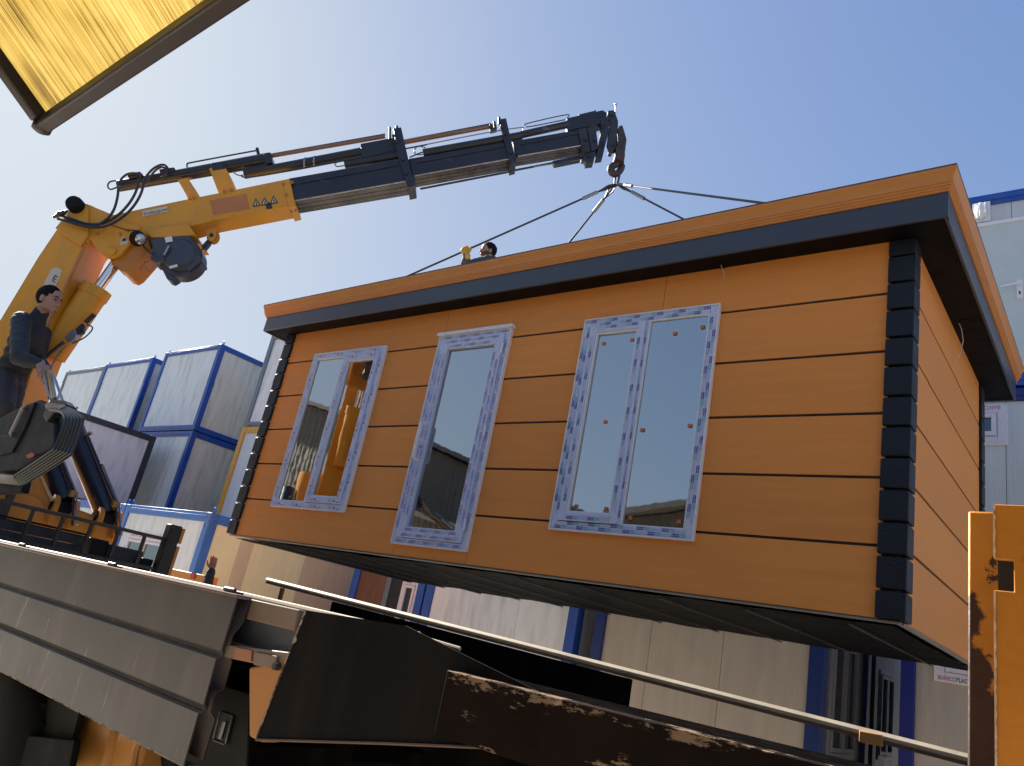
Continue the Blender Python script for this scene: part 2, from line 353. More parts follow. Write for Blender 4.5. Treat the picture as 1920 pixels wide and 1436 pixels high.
# windows and door
def ring(mb, x0, x1, z0, z1, w, y0, y1):
    wl, wr, wb, wt = w if isinstance(w, (tuple, list)) else (w, w, w, w)
    mb.box(x0, x0 + wl, y0, y1, z0, z1); mb.box(x1 - wr, x1, y0, y1, z0, z1)
    mb.box(x0 + wl, x1 - wr, y0, y1, z0, z0 + wb); mb.box(x0 + wl, x1 - wr, y0, y1, z1 - wt, z1)
class Film:
    """print on the protective film, laid strip by strip"""
    def __init__(s, kind): s.kind = kind; s.m = {k: MB() for k in 'BTRKWL'}; s.n = 0; s.r = random.Random(3)
    def strip(s, o, ux, uy, length, width, rows=1):
        o = V(o); ux = V(ux); uy = V(uy); r = s.r; nrm = V((0, -1, 0)) * .0016
        h = width / rows
        for k in range(rows):
            t = r.uniform(.01, .10) + .06 * k
            while t < length - .10:
                b = o + ux * t + uy * (h * k + h * .18)
                if s.kind == 'kom':
                    bh = min(.024, h * .78); bw = .056
                    put_rect(s.m['B'], b + nrm, ux, uy, bw, bh)
                    put_text(s.m['W'], 'KOM', b + nrm * 2 + ux * .004 + uy * bh * .2, ux, uy, bh * .6, bw - .008)
                    q = b + ux * bw
                    for (aa, bb, w_, h_) in ((0, 0, .05, .003), (0, bh - .003, .05, .003), (.047, .003, .003, bh - .006)): put_rect(s.m['T'], q + ux * aa + uy * bb + nrm, ux, uy, w_, h_)
                    put_text(s.m['T'], 'PEN', q + nrm + ux * .005 + uy * bh * .2, ux, uy, bh * .6, .039)
                    z = t + .112
                    for i in range(4):
                        if z + .09 < length: put_rect(s.m['L'], o + ux * z + uy * (h * k + h * (.2 + .16 * i)) + nrm, ux, uy, .085, h * .035)
                    t += .19 + r.uniform(0, .03)
                elif s.kind == 'arpa':
                    bh = min(.027, h * .66)
                    for i in range(2):
                        a = b + ux * (.008 * i) + nrm
                        s.m['R'].add([a, a + ux * .004, a + ux * .012 + uy * bh, a + ux * .008 + uy * bh], [(0, 1, 2, 3)])
                    put_text(s.m['B'], 'ARPA', b + nrm + ux * .022, ux, uy, bh, .068)
                    for i in range(3):
                        if t + .16 < length: put_rect(s.m['L'], b + ux * .094 + uy * (bh * (.1 + .35 * i)) + nrm, ux, uy, .05 + .012 * i, bh * .12)
                    t += .17 + r.uniform(0, .02)
                elif s.kind == 'blot':
                    for i in range(3): put_rect(s.m['L'], b + uy * (h * .2 * i) + nrm, ux, uy, .06 + .02 * (i % 2), h * .07)
                    a = b + ux * .09 + nrm
                    t += .12
                    s.m['R'].add([a, a + ux * .026 + uy * (h * .25), a + uy * (h * .5), a + ux * -.006 + uy * (h * .25)], [(0, 1, 2, 3)])
                    put_rect(s.m['K'], a + ux * .04, ux, uy, .05, h * .08)
                    t += .20
                else:                                        # red and black lettering, as on the windows of the containers
                    bh = min(.045, h * .7)
                    w1 = put_text(s.m['R'], 'BLANCO', b + nrm, ux, uy, bh, .16) if t + .3 < length else 0
                    if w1: put_text(s.m['K'], 'PLAST', b + nrm + ux * (w1 + .008), ux, uy, bh, .12)
                    t += .36
    def build(s, parent):
        for k, mt in zip('BTRKWL', (INKB, INKT, INKR, INKK, INKW, INKL)):
            if s.m[k].v: s.m[k].build('film_print', mt, parent, smooth=False, kind='stuff')
def cross_strips(fl, x0, x1, z0, z1, w, y, rows):
    """the four members of a frame: lettering runs up the left, down the right, upside down along the top"""
    X = V((1, 0, 0)); Z = V((0, 0, 1))
    fl.strip((x0 + .01, y, z0), X, Z, x1 - x0 - .02, w, rows)
    fl.strip((x1 - .01, y, z1), -X, -Z, x1 - x0 - .02, w, rows)
    fl.strip((x0 + w, y, z0 + w), Z, -X, z1 - z0 - 2 * w, w, rows)
    fl.strip((x1 - w, y, z1 - w), -Z, X, z1 - z0 - 2 * w, w, rows)
YW = YF - .034                                               # face of the outer frames
def window(label, kind, x0, x1, z0, z1, fw, sash, sw, mull, rows, glass2=None):
    o = MB(); ring(o, x0, x1, z0, z1, fw, YW, YF + .02)
    m0, m1 = mull; o.box(m0, m1, YW, YF + .02, z0 + fw, z1 - fw)
    w = o.build('window', FILMB, cabin, bevel=.004); w['label'] = label
    e = MB(); ring(e, x0 - .012, x1 + .012, z0 - .012, z1 + .012, .0115, YW - .006, YF - .001); e.build('edge_lip', PVC, w, bevel=.003)
    s0, s1 = sash
    sa = MB(); ring(sa, s0 + .004, s1 - .004, z0 + fw + .004, z1 - fw - .004, sw, YW - .016, YF + .005); sa.build('sash', FILMB, w, bevel=.005)
    fx = (x0 + fw, m0) if s0 > m0 else (m1, x1 - fw)
    be = MB(); ring(be, fx[0], fx[1], z0 + fw, z1 - fw, .012, YW + .004, YF + .0); be.build('glazing_bead', PVC, w, bevel=.003)
    be = MB(); ring(be, s0 + sw + .004, s1 - sw - .004, z0 + fw + sw + .004, z1 - fw - sw - .004, .016, YW - .006, YF + .0); be.build('glazing_bead', PVC, w, bevel=.003)
    MB().box(fx[0] + .012, fx[1] - .012, YF - .012, YF - .004, z0 + fw + .012, z1 - fw - .012).build('pane', GLASS, w, smooth=False)
    MB().box(s0 + sw + .02, s1 - sw - .02, YF - .016, YF - .008, z0 + fw + sw + .02, z1 - fw - sw - .02).build('pane', glass2 or GLASS, w, smooth=False)
    fl = Film(kind)
    cross_strips(fl, x0, x1, z0, z1, fw, YW, rows); cross_strips(fl, s0 + .004, s1 - .004, z0 + fw + .004, z1 - fw - .004, sw, YW - .016, 1)
    fl.strip((m1, YW, z0 + fw), (0, 0, 1), (-1, 0, 0), z1 - z0 - 2 * fw, m1 - m0, 1)
    fl.build(w); return w
window('narrow two pane window, nearest the cabin\'s left corner, its right sash clouded', 'blot', -7.425, -6.185, 2.385, 4.178, .06, (-6.835, -6.245), .062, (-6.86, -6.815), 1)
w2 = window('largest two pane window, film printed KOM PEN', 'kom', -3.61, -2.40, 2.386, 4.183, .062, (-3.548, -3.005), .064, (-3.03, -2.985), 2)
for (u, v_) in ((1132, 645), (1185, 638), (1135, 790), (1080, 948), (1136, 953), (1265, 626), (1317, 614), (1204, 805), (1293, 797), (1182, 970), (1273, 977)):
    p = on_y(u, v_, YF - .02); MB().box(p.x - .016, p.x + .016, p.y - .004, p.y + .006, p.z - .014, p.z + .014).build('glass_spacer', DOT, w2, bevel=.003)
def door():
    x0, x1, z0, z1, fw, sw = -5.372, -4.452, 2.137, 4.205, .05, .10
    o = MB(); ring(o, x0, x1, z0, z1, fw, YW, YF + .02); d = o.build('door', FILMB, cabin, bevel=.004)
    e = MB(); ring(e, x0 - .01, x1 + .01, z0 - .01, z1 + .0, .0095, YW - .005, YF - .001); e.build('edge_lip', PVC, d)
    sa = MB(); ring(sa, x0 + fw + .004, x1 - fw - .004, z0 + fw + .004, z1 - fw - .004, sw, YW - .014, YF + .004); sa.build('door_leaf', FILMB, d, bevel=.005)
    px0, px1, pz0, pz1 = x0 + fw + sw, x1 - fw - sw, z0 + fw + sw, z1 - fw - sw
    MB().box(px0, px1, YF - .012, YF - .004, pz0, pz1).build('pane', GLASS, d, smooth=False)
    MB().box(x0 - .03, x1 + .03, YW - .03, YF - .001, z1 + .004, z1 + .038).build('drip_bar', PVC, d, bevel=.006)
    xh = x0 + fw + .05; h = MB()
    a, b = on_y(803, 795, YW - .075), on_y(787, 852, YW - .075); a.x = b.x = xh
    q = V((.06, .06, 0)); pts = [a + V((.0, .062, .03)), a + V((0, .03, .03)), a + V((0, .004, .02)), a, a.lerp(b, .5), b, b + V((0, .004, -.02)), b + V((0, .03, -.03)), b + V((0, .062, -.03))]
    h.tube(pts, .014, 10); h.build('pull_handle', PVC, d)
    p = on_y(795, 836, YW - .02); MB().lathe((xh, YW - .014, p.z), (0, -1, 0), [(0, .016), (.008, .016)], 12).build('lock_cylinder', STEEL, d)
    for zz in (2.35, 3.2, 4.0): MB().lathe((x1 - fw + .004, YW - .018, zz - .05), (0, 0, 1), [(0, .011), (.1, .011)], 10).build('hinge', PVC, d)
    fl = Film('arpa'); cross_strips(fl, x0, x1, z0, z1, fw, YW, 1); cross_strips(fl, x0 + fw + .004, x1 - fw - .004, z0 + fw + .004, z1 - fw - .004, sw, YW - .014, 2); fl.build(d)
door()

# ------------------------------------------------------------------ site containers
BLUE = mat('blue container paint', (0.012, 0.075, 0.36), 0.4, var=0.12, dirt=.25)
BLUEL = mat('light blue container paint', (0.045, 0.17, 0.52), 0.4, var=0.12, dirt=.2)
NAVY = mat('navy container paint', (0.010, 0.018, 0.16), 0.4, var=0.12)
GREYF = mat('grey blue container paint', (0.13, 0.16, 0.20), 0.4, var=0.12)
DARKF = mat('dark grey container paint', (0.04, 0.045, 0.052), 0.4, var=0.12)
YELF = mat('yellow container paint', (0.62, 0.31, 0.02), 0.4, var=0.1)
def panel_mat(name, col, **k): return mat(name, col, 0.42, var=0.07, vscale=2.0, stretch=(3, 3, .35), stripes=(0.045, 0.12, 'xy'), dirt=k.pop('dirt', .42), dcol=(0.30, 0.29, 0.26), **k)
PG = panel_mat('grey white wall panel', (0.74, 0.79, 0.78)); PW = panel_mat('white wall panel', (0.58, 0.62, 0.63), dirt=.1)
PC_LIT = panel_mat('sunlit cream panel', (0.90, 0.88, 0.52), dirt=.03); PC_SHADE = panel_mat('shaded cream panel', (0.70, 0.61, 0.40), dirt=.12); PL = panel_mat('pale beige wall panel', (0.45, 0.38, 0.31)); PB = panel_mat('pale lilac wall panel', (0.76, 0.76, 0.77))  # the two creams hold sun patches and shade of one wall in their colour
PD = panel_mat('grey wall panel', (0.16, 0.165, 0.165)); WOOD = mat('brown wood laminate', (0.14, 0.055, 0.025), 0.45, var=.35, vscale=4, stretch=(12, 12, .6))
BOXES = 'site containers stacked behind the cabin'
def container(label, x0, x1, y0, y1, z0, z1, frame, front, side=None, post=.15, beam=.15, rings=True, skip_front=False):
    """post and beam frame, wall panels with open joints between; front / side: list of (width share, material)"""
    c = thing('site_container', label, 'container', ((x0 + x1) / 2, (y0 + y1) / 2, z0), BOXES)
    MB().box(x0 + .05, x1 - .05, y0 + .05, y1 - .05, z0 + .05, z1 - .03).build('inner_lining', BLACKJ, c, smooth=False)
    for px in (x0, x1 - post):
        for py in (y0, y1 - post): MB().box(px, px + post, py, py + post, z0, z1).build('corner_post', frame, c, bevel=.008)
    for zz in (z0, z1 - beam):
        for py in (y0 + .006, y1 - beam): 
            MB().box(x0 + post, x1 - post, py, py + beam - .006, zz, zz + beam).build('frame_beam', frame, c, bevel=.006)
            MB().box(x0 + post, x1 - post, py - .012 if py < y0 + .1 else py, py, zz + beam * .36, zz + beam * .66).build('beam_lip', frame, c, bevel=.003) if py < y0 + .1 else None
        for px in (x0 + .006, x1 - beam):
            MB().box(px, px + beam - .006, y0 + post, y1 - post, zz, zz + beam).build('frame_beam', frame, c, bevel=.006)
    def run(a, b, parts, mk):
        tot = sum(p[0] for p in parts); t = a
        for (w, mt) in parts:
            e = t + (b - a) * w / tot
            if mt is not None: mk(t + .003, e - .003, mt)
            t = e
    if not skip_front: run(x0 + post, x1 - post, front, lambda a, b, mt: MB().box(a, b, y0 + .035, y0 + .075, z0 + beam, z1 - beam).build('wall_panel', mt, c, smooth=False))
    run(y0 + post, y1 - post, side or [(1, front[0][1])] * max(2, int((y1 - y0) / 1.15)), lambda a, b, mt: MB().box(x1 - .075, x1 - .035, a, b, z0 + beam, z1 - beam).build('wall_panel', mt, c, smooth=False))
    MB().box(x0 + .02, x1 - .02, y0 + .02, y1 - .02, z1 - .029, z1 - .01).build('roof_sheet', GREYF, c, smooth=False)
    if rings:
        for px in (x0 + .08, x1 - .08):
            p = V((px, y0 + .08, z1 + .05)); MB().tube([p + V((.045 * math.cos(a), 0, .055 * math.sin(a))) for a in [k * math.pi / 6 for k in range(12)]], .012, 6, closed=True).build('lifting_ring', frame, c)
    return c
def wall_window(c, x0, x1, z0, z1, y, kind='blanco', fw=.10, n=1, facing='y', glass=DARKGL, fm=None):
    """a framed window on a container wall: facing 'y' looks to -y, facing 'x' looks to +x (then x0, x1 run along y and y is the wall's x)"""
    P = (lambda a, d, z: V((a, y - d, z))) if facing == 'y' else (lambda a, d, z: V((y + d, a, z)))
    def bx(mb, a0, a1, d0, d1, b0, b1):
        p, q = P(a0, d0, b0), P(a1, d1, b1); mb.box(min(p.x, q.x), max(p.x, q.x), min(p.y, q.y), max(p.y, q.y), b0, b1)
    def rg(mb, a0, a1, b0, b1, w, d0, d1):
        bx(mb, a0, a0 + w, d0, d1, b0, b1); bx(mb, a1 - w, a1, d0, d1, b0, b1); bx(mb, a0 + w, a1 - w, d0, d1, b0, b0 + w); bx(mb, a0 + w, a1 - w, d0, d1, b1 - w, b1)
    m_ = MB(); rg(m_, x0, x1, z0, z1, fw, -.02, .03); w = m_.build('window', fm or mat('lilac white window film', (0.66, 0.63, 0.68), .4, var=.08, vscale=30), c, bevel=.004)
    W = (x1 - x0 - 2 * fw) / n
    for k in range(n):
        a = x0 + fw + W * k; s_ = MB(); rg(s_, a + .006, a + W - .006, z0 + fw + .006, z1 - fw - .006, .05, -.01, .045); s_.build('sash', fm or MATS['lilac white window film'], w, bevel=.004)
        g_ = MB(); bx(g_, a + .05, a + W - .05, .0, .012, z0 + fw + .05, z1 - fw - .05); g_.build('pane', glass, w, smooth=False)
    if kind and facing == 'y':
        fl = Film(kind); cross_strips(fl, x0, x1, z0, z1, fw, y - .03, 1); fl.build(w)
    return w
LV = (0.0, 2.6, 2.63, 5.22, 5.25, 7.82)
# right stack, front at y = 9.5
R3 = container('white upper container with caged lamp and door, at the right edge', -2.05, .95, 9.5, 16, LV[4], LV[5], BLUE, [(1.0, PW), (2.0, PW)], post=.14)
dr = MB(); dr.box(-1.50, -.28, 9.50, 9.534, LV[4] + .152, 7.36); d = dr.build('door', mat('pale grey green door', (0.56, 0.62, 0.61), .35, var=.03), R3, bevel=.003)
e = MB(); e.box(-1.56, -.22, 9.485, 9.534, 7.361, 7.41); e.box(-.279, -.22, 9.485, 9.534, LV[4] + .152, 7.36); e.build('door_frame', PVC, R3, bevel=.004)
h = MB(); p = on_y(1912, 540, 9.49); h.box(p.x - .03, p.x + .03, 9.482, 9.5, p.z - .14, p.z + .10); h.tube([p + V((0, -.01, .03)), p + V((0, -.06, .03)), p + V((-.04, -.065, .03)), p + V((-.19, -.06, .015))], .012, 8); h.build('door_handle', PVC, d)
MB().box(p.x - .008, p.x + .008, 9.479, 9.483, p.z - .09, p.z - .05).build('key_hole', BLACKJ, d)
lp = on_y(1839, 396, 9.46); lm = MB(); lm.sphere(lp, (.075, .05, .12), 14); lamp = lm.build('bulkhead_lamp', mat('frosted lamp glass', (0.75, 0.76, 0.76), .25), R3)
cg = MB(); cg.box(lp.x - .095, lp.x + .095, 9.49, 9.534, lp.z - .14, lp.z + .14)
for k in (-1, 0, 1): cg.tube([lp + V((.05 * k, .03, -.135)), lp + V((.055 * k, -.045, -.08)), lp + V((.055 * k, -.062, 0)), lp + V((.055 * k, -.045, .08)), lp + V((.05 * k, .03, .135))], .006, 6)
cg.build('lamp_cage', PVC, lamp)
R2 = container('white middle container with small square window in printed film, right of the cabin', -2.05, .95, 9.5, 16, LV[2], LV[3], NAVY, [(.9, PW), (1.2, PW), (.9, PW)], post=.14)
wall_window(R2, -1.72, -1.07, 4.55, 5.03, 9.53)
R1 = container('ground level container with navy corner post and filmed window, lower right', -2.08, .95, 9.5, 16, LV[0], LV[1], NAVY, [(.55, PL), (.9, PL), (1.2, PL)], post=.14)
wall_window(R1, -1.76, -1.07, 1.96, 2.42, 9.53)
# middle row, ground level
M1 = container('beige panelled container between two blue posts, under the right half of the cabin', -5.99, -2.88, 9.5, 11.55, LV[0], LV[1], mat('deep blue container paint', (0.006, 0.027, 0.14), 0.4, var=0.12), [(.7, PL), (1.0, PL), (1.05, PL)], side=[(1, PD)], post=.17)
wall_window(M1, 9.88, 10.93, .95, 2.28, -2.915, None, .05, 2, 'x', fm=mat('pinkish grey window frame', (0.32, 0.28, 0.27), .4))
M2 = container('grey walled container at the back of the narrow alley', -5.99, -2.88, 11.75, 15, LV[0], LV[1], DARKF, [(1, PD)], side=[(1, PD), (1, PD), (1, PD)], post=.17)
wall_window(M2, 12.05, 12.85, .95, 2.1, -2.915, None, .05, 2, 'x', fm=mat('blue grey window frame', (0.22, 0.25, 0.28), .4))
B1 = container('lilac white panelled container left of the dark gap, under the cabin\'s door', -9.36, -6.28, 9.5, 15, LV[0], LV[1], BLUE, [(.85, PB), (1.0, PB), (.95, PB)], post=.17)
A1 = container('narrow container clad in brown wood with a filmed window, below the cabin', -11.28, -9.40, 9.5, 15, LV[0], LV[1], BLUE, [(.9, WOOD), (.16, GREYF), (.9, None)], post=.17)
wl = MB(); wl.box(-10.02, -9.59, 9.56, 9.6, .15, 2.44); wl.build('wall_panel', mat('dark red brown laminate', (0.07, 0.02, 0.012), .45, var=.3, vscale=4, stretch=(12, 12, .6)), A1)
wall_window(A1, -9.98, -9.585, .9, 2.12, 9.56, None, .06)
for (lb, x0, x1, k) in (('unseen middle level container added above the beige one to shade the alley, hidden by the cabin', -5.99, -2.88, 2), ('unseen upper level container added above the beige one to shade the alley, hidden by the cabin', -5.99, -2.88, 4), ('unseen middle level container added above the lilac white one for shade, hidden by the cabin', -9.36, -6.28, 2)):  # unseen levels added so that they darken the alley below
    container(lb, x0, x1, 9.5, 15, LV[k], LV[k + 1], BLUE, [(1, PB), (1, PB), (1, PB)], post=.17, rings=False)
# left group
def fl_cont(): return [(1.0, PG), (1.0, PG), (1.0, PG)]
L1 = container('light blue framed container with cream side wall, behind the raised hand', -16.05, -12.75, 7.25, 14.2, LV[0], LV[1], BLUEL, [(1, PG), (1.4, PG), (1, PG)], side=[(.5, PC_LIT), (.24, PC_SHADE), (1.05, PC_LIT), (.95, PC_SHADE), (1, PC_SHADE), (1, PC_SHADE), (1, PC_SHADE)], post=.17, beam=.17)  # side panels alternate to paint in sunlit patches and shaded stripes
bt = MB()
for (bx_, bz_) in ((-12.80, 2.52), (-12.80, 2.44), (-12.88, 2.36), (-12.80, 2.30), (-12.87, 2.52)): bt.lathe((bx_, 7.25, bz_), (0, -1, 0), [(0, .018), (.016, .016)], 8)
for k in range(4): bt.lathe((-12.75, 7.30 + .06 * (k % 2), 2.54 - .07 * k), (1, 0, 0), [(0, .018), (.016, .016)], 8)
bt.build('bolt_heads', STEEL, L1)
wall_window(L1, -15.6, -14.0, 1.35, 2.06, 7.28, 'blanco', .12, 2, glass=mirror_glass('greenish window glass', (.2, .26, .25), .05))
L0 = container('light blue framed container partly behind the crane cylinders', -19.4, -16.08, 7.25, 14.2, LV[0], LV[1], BLUEL, fl_cont(), post=.17, beam=.17)
LL = container('light blue framed container hidden low behind the crane', -24.2, -19.6, 7.0, 14.2, LV[0], LV[1], BLUEL, fl_cont(), post=.17, beam=.17)
D1 = container('white container in a thick dark grey frame, just right of the crane hoses', -24.0, -20.95, 7.35, 9.62, LV[2], 4.86, DARKF, [(1, PB)], side=[(1, PB)], post=.16, beam=.16)
YC = container('yellow framed container beside the cabin\'s left end', -17.45, -14.45, 10.0, 16, LV[2], LV[3], YELF, [(1, PW), (1, PW)], post=.17)
GC = container('grey framed container on top of the yellow one, behind the cabin corner', -17.6, -14.6, 10.1, 16, LV[4], LV[5], GREYF, [(1, PB), (1, PB)], post=.17)
YG = container('ground level container under the yellow one', -17.45, -14.45, 14.3, 20, LV[0], LV[1], GREYF, fl_cont(), post=.17)
U1 = container('upper blue container of the nearest stack on the left, open to the sky', -23.45, -20.15, 10.15, 16.6, LV[4], LV[5], BLUE, [(1.15, PG), (1, PG), (1.05, PG)], side=[(1, panel_mat('warm grey wall panel', (0.74, 0.72, 0.60)))] * 6)
U1b = container('lower blue container of the nearest stack on the left', -23.45, -20.15, 10.15, 16.6, LV[2], LV[3], BLUE, [(1, PG), (1.15, PG), (1.05, PG)], side=[(1, MATS['warm grey wall panel'])] * 6)
U2 = container('second blue container from the crane boom, top level', -28.05, -24.55, 10.3, 16.8, LV[4], LV[5], BLUE, [(1.15, PG), (1, PG), (1.05, PG)], side=[(1, MATS['warm grey wall panel'])] * 6)
U2b = container('blue container under the second one, behind the dark framed box', -28.05, -24.55, 10.3, 16.8, LV[2], LV[3], BLUE, fl_cont())
U3 = container('farthest top container with grey frame, against the crane boom', -31.75, -28.3, 10.4, 17, LV[4], LV[5], GREYF, [(1, PG), (1.3, PG), (.9, PG)])
U3b = container('grey framed container below the farthest top one', -31.75, -28.3, 10.4, 17, LV[2], LV[3], GREYF, fl_cont())
for (lb, x0, x1, y0) in (('grey framed ground container under the nearest blue stack', -23.45, -20.15, 14.3), ('grey framed ground container under the second blue stack', -28.05, -24.55, 10.3), ('grey framed ground container under the farthest grey stack', -31.75, -28.3, 10.4)):
    container(lb, x0, x1, y0, y0 + 6.4, LV[0], LV[1], GREYF, fl_cont(), rings=False)

# ------------------------------------------------------------------ loader crane
YEL = mat('crane yellow paint', (0.72, 0.32, 0.02), 0.42, var=0.08, vscale=3, wear=(1, 1, 1), wscale=3.0, wpos=0.70, wsoft=.03, wcol=(0.16, 0.07, 0.03), bump=.08, bscale=12, dirt=.12)
YELD = mat('crane yellow paint, greasy', (0.52, 0.20, 0.018), 0.42, var=0.15, vscale=5, wear=(1, 1, 1), wscale=4, wpos=0.60, wsoft=.05, wcol=(0.07, 0.035, 0.02))
YELO = mat('crane yellow touch up paint', (0.52, 0.19, 0.06), 0.5, var=.1)
BOOMK = mat('black boom paint', (0.020, 0.019, 0.024), 0.36, var=0.25, vscale=5, wear=(.4, .4, 3), wscale=5, wpos=0.63, wsoft=.03, wcol=(0.09, 0.09, 0.10), coat=.15)
GREASE = mat('greased boom underside', (0.13, 0.105, 0.075), 0.28, metal=.5, var=.45, vscale=4, stretch=(1, 1, 1))
WINCHG = mat('dark grey winch paint', (0.055, 0.062, 0.082), 0.4, var=.18, vscale=8, dirt=.2)
BLKP = mat('black machine paint', (0.010, 0.013, 0.016), 0.5, var=.2, vscale=6, spec=.2)
NAVYC = mat('dark navy cylinder paint', (0.012, 0.017, 0.032), 0.3, var=.15)
BA = V((-9.39, 2.60, 0)); BB = V((-5.05, 6.35, 0)); BD = (BB - BA).normalized(); BN = V((-BD.y, BD.x, 0))      # boom direction; away from the viewer
def on_b(u, v, o=0.0):
    d = ray(u, v); p0 = BA + BN * o; return EYE + d * ((p0 - EYE).dot(BN) / d.dot(BN))
HO = mat('hydraulic hose', (0.028, 0.027, 0.03), .35, var=.15)
crane = thing('loader_crane', 'yellow and black truck crane with telescopic boom and hook', 'crane', (-9.4, 3.2, 1.3))
def slab(name, px, o0, o1, mt, parent=None, bevel=.006):
    pts = [on_b(u, v, o0) for (u, v) in px]
    return MB().prism(pts, BN * (o1 - o0)).build(name, mt, parent or crane, bevel=bevel)
def rod(name, a, b, px, mt, o=0.0, parent=None, ends=None, n=14):
    p, q = on_b(*a, o), on_b(*b, o); r0 = pxr(p, px / 2); r1 = pxr(q, (ends or px) / 2)
    return MB().tube([p, q], [r0, r1], n).build(name, mt, parent or crane)
def pipe(name, pxs, px, mt, o=0.0, parent=None, n=8, do=None):
    pts = [on_b(u, v, o + (do[k] if do else 0)) for k, (u, v) in enumerate(pxs)]
    pts = smooth_path(pts); return MB().tube(pts, pxr(pts[0], px / 2), n).build(name, mt, parent or crane)
def smooth_path(p, k=5):
    if len(p) < 3: return p
    out = []
    for i in range(len(p) - 1):
        a, b, c, d = p[max(i - 1, 0)], p[i], p[i + 1], p[min(i + 2, len(p) - 1)]
        for j in range(k):
            t = j / k; out.append(.5 * ((2 * b) + (c - a) * t + (2 * a - 5 * b + 4 * c - d) * t * t + (3 * b - a - 3 * c + d) * t ** 3))
    return out + [p[-1]]
W = .23                                                     # half width of the outer boom
# main boom, up to the knuckle
slab('main_boom', [(105, 432), (70, 484), (0, 600), (-75, 725), (-60, 800), (20, 812), (62, 690), (100, 595), (166, 452), (166, 404), (150, 398)], -W, W, YEL, bevel=.012)
slab('boom_edge_strip', [(163, 455), (97, 597), (60, 694), (57, 690), (94, 592), (158, 455)], -W - .012, -W + .01, YELO, bevel=.003)
slab('knuckle_plate', [(103, 428), (125, 402), (135, 378), (152, 374), (165, 392), (166, 440), (150, 462), (118, 440)], -W - .04, W + .04, YEL, bevel=.01)
p = on_b(144, 388, -W - .04); MB().lathe(p, -BN, [(-.02, pxr(p, 15)), (.07, pxr(p, 15)), (.10, pxr(p, 13)), (.105, pxr(p, 9))], 28).build('knuckle_pin_cap', RUBBER, crane)
# jib outer box with its cheek plates
jib = slab('jib_outer_box', [(160, 381), (166, 424), (215, 465), (258, 458), (282, 440), (352, 426), (400, 413), (553, 384), (549, 366), (543, 335), (441, 356), (331, 378), (212, 403)], -W + .03, .10, YEL, bevel=.012)
slab('cheek_plate', [(152, 380), (172, 386), (200, 402), (236, 418), (262, 424), (262, 440), (245, 456), (226, 478), (212, 484), (196, 482), (178, 462), (165, 445)], -W - .005, -W + .045, YEL, bevel=.006)
slab('cheek_bracket', [(199, 480), (215, 470), (262, 440), (277, 446), (283, 464), (246, 505), (236, 511), (226, 508)], -W + .05, W - .05, YELD, bevel=.012)
p = on_b(209, 472, -W - .005); MB().lathe(p, -BN, [(-.01, pxr(p, 9.5)), (.018, pxr(p, 9.5)), (.022, pxr(p, 8.5))], 24).build('cheek_pin', YEL, crane)
slab('jib_base_step', [(270, 432), (352, 418), (366, 441), (283, 446)], -W - .02, W + .02, YEL, bevel=.01)
slab('end_collar', [(529, 339), (543, 335), (549, 364), (554, 386), (541, 389), (536, 366), (528, 342)], -W + .012, .118, YEL, bevel=.008)
slab('touch_up_patch', [(393, 377), (462, 364), (468, 392), (400, 404)], -W + .026, -W + .032, YELO, bevel=0)
slab('scuffed_patch', [(497, 382), (508, 380), (511, 391), (500, 393)], -W + .026, -W + .032, DSTEEL, bevel=0)
slab('front_bracket', [(392, 316), (420, 311), (428, 324), (441, 355), (410, 364)], -.10, .10, YEL, bevel=.006)
slab('rear_bracket', [(333, 338), (352, 334), (373, 366), (374, 371), (356, 382), (349, 366)], -.10, .10, YEL, bevel=.006)
for q in ((392, 447), ):
    slab('shackle_lug', [(386, 432), (404, 428), (405, 442), (400, 452), (393, 453), (388, 444)], -.10, -.04, YEL, bevel=.004)
    p = on_b(396, 441, -.11); MB().lathe(p, BN, [(0, pxr(p, 4)), (.14, pxr(p, 4))], 14).build('shackle_pin', DSTEEL, crane)
    MB().tube([on_b(400 + 8.5 * math.cos(a), 446 + 10 * math.sin(a), -.06) for a in [k * math.pi / 6 - 1 for k in range(9)]], .025, 8).build('shackle', YELD, crane)
# telescopic sections: black boxes, greasy wear strips under them
def section(px, hw, far):
    """px: upper left, upper right, lower right, lower left of the near face"""
    s_ = slab('boom_section', px, -hw, far, BOOMK, bevel=.012); wd = far + hw
    b0, b1 = on_b(*px[3], -hw), on_b(*px[2], -hw); e = .004
    dn = V((0, 0, -1)); 
    for k in range(3):
        o0 = .02 + k * (wd - .04) / 3; o1 = .02 + (k + .86) * (wd - .04) / 3
        pts = [b0 + BN * o0 + dn * e, b1 + BN * o0 + dn * e, b1 + BN * o1 + dn * e, b0 + BN * o1 + dn * e]
        MB().prism(pts, (0, 0, .006)).build('wear_strip', GREASE, s_)
    return s_
def lower_edge(a, b, hw): MB().tube([on_b(*a, -hw - .003), on_b(*b, -hw - .003)], .008, 6).build('worn_edge', mat('bare steel edge', (.42, .40, .37), .35, metal=.6, var=.4, vscale=12), crane)
lower_edge((553, 377), (766, 340), .19); lower_edge((775, 331), (955, 299), .155); lower_edge((971, 294), (1094, 273), .125)
for (a, b, o) in (((560, 345), (745, 311), -.197), ((780, 306), (950, 275), -.162), ((975, 272), (1085, 251), -.132)): rod('weld_seam', a, b, 1.6, BOOMK, o=o)
pipe('boom_hose', [(452, 330), (470, 333), (560, 318), (640, 303), (700, 292), (735, 282), (752, 281), (800, 272)], 3, HO, o=-.17)
pipe('boom_hose', [(768, 296), (800, 284), (870, 270), (930, 257), (960, 252), (1020, 244)], 2.6, HO, o=-.16)
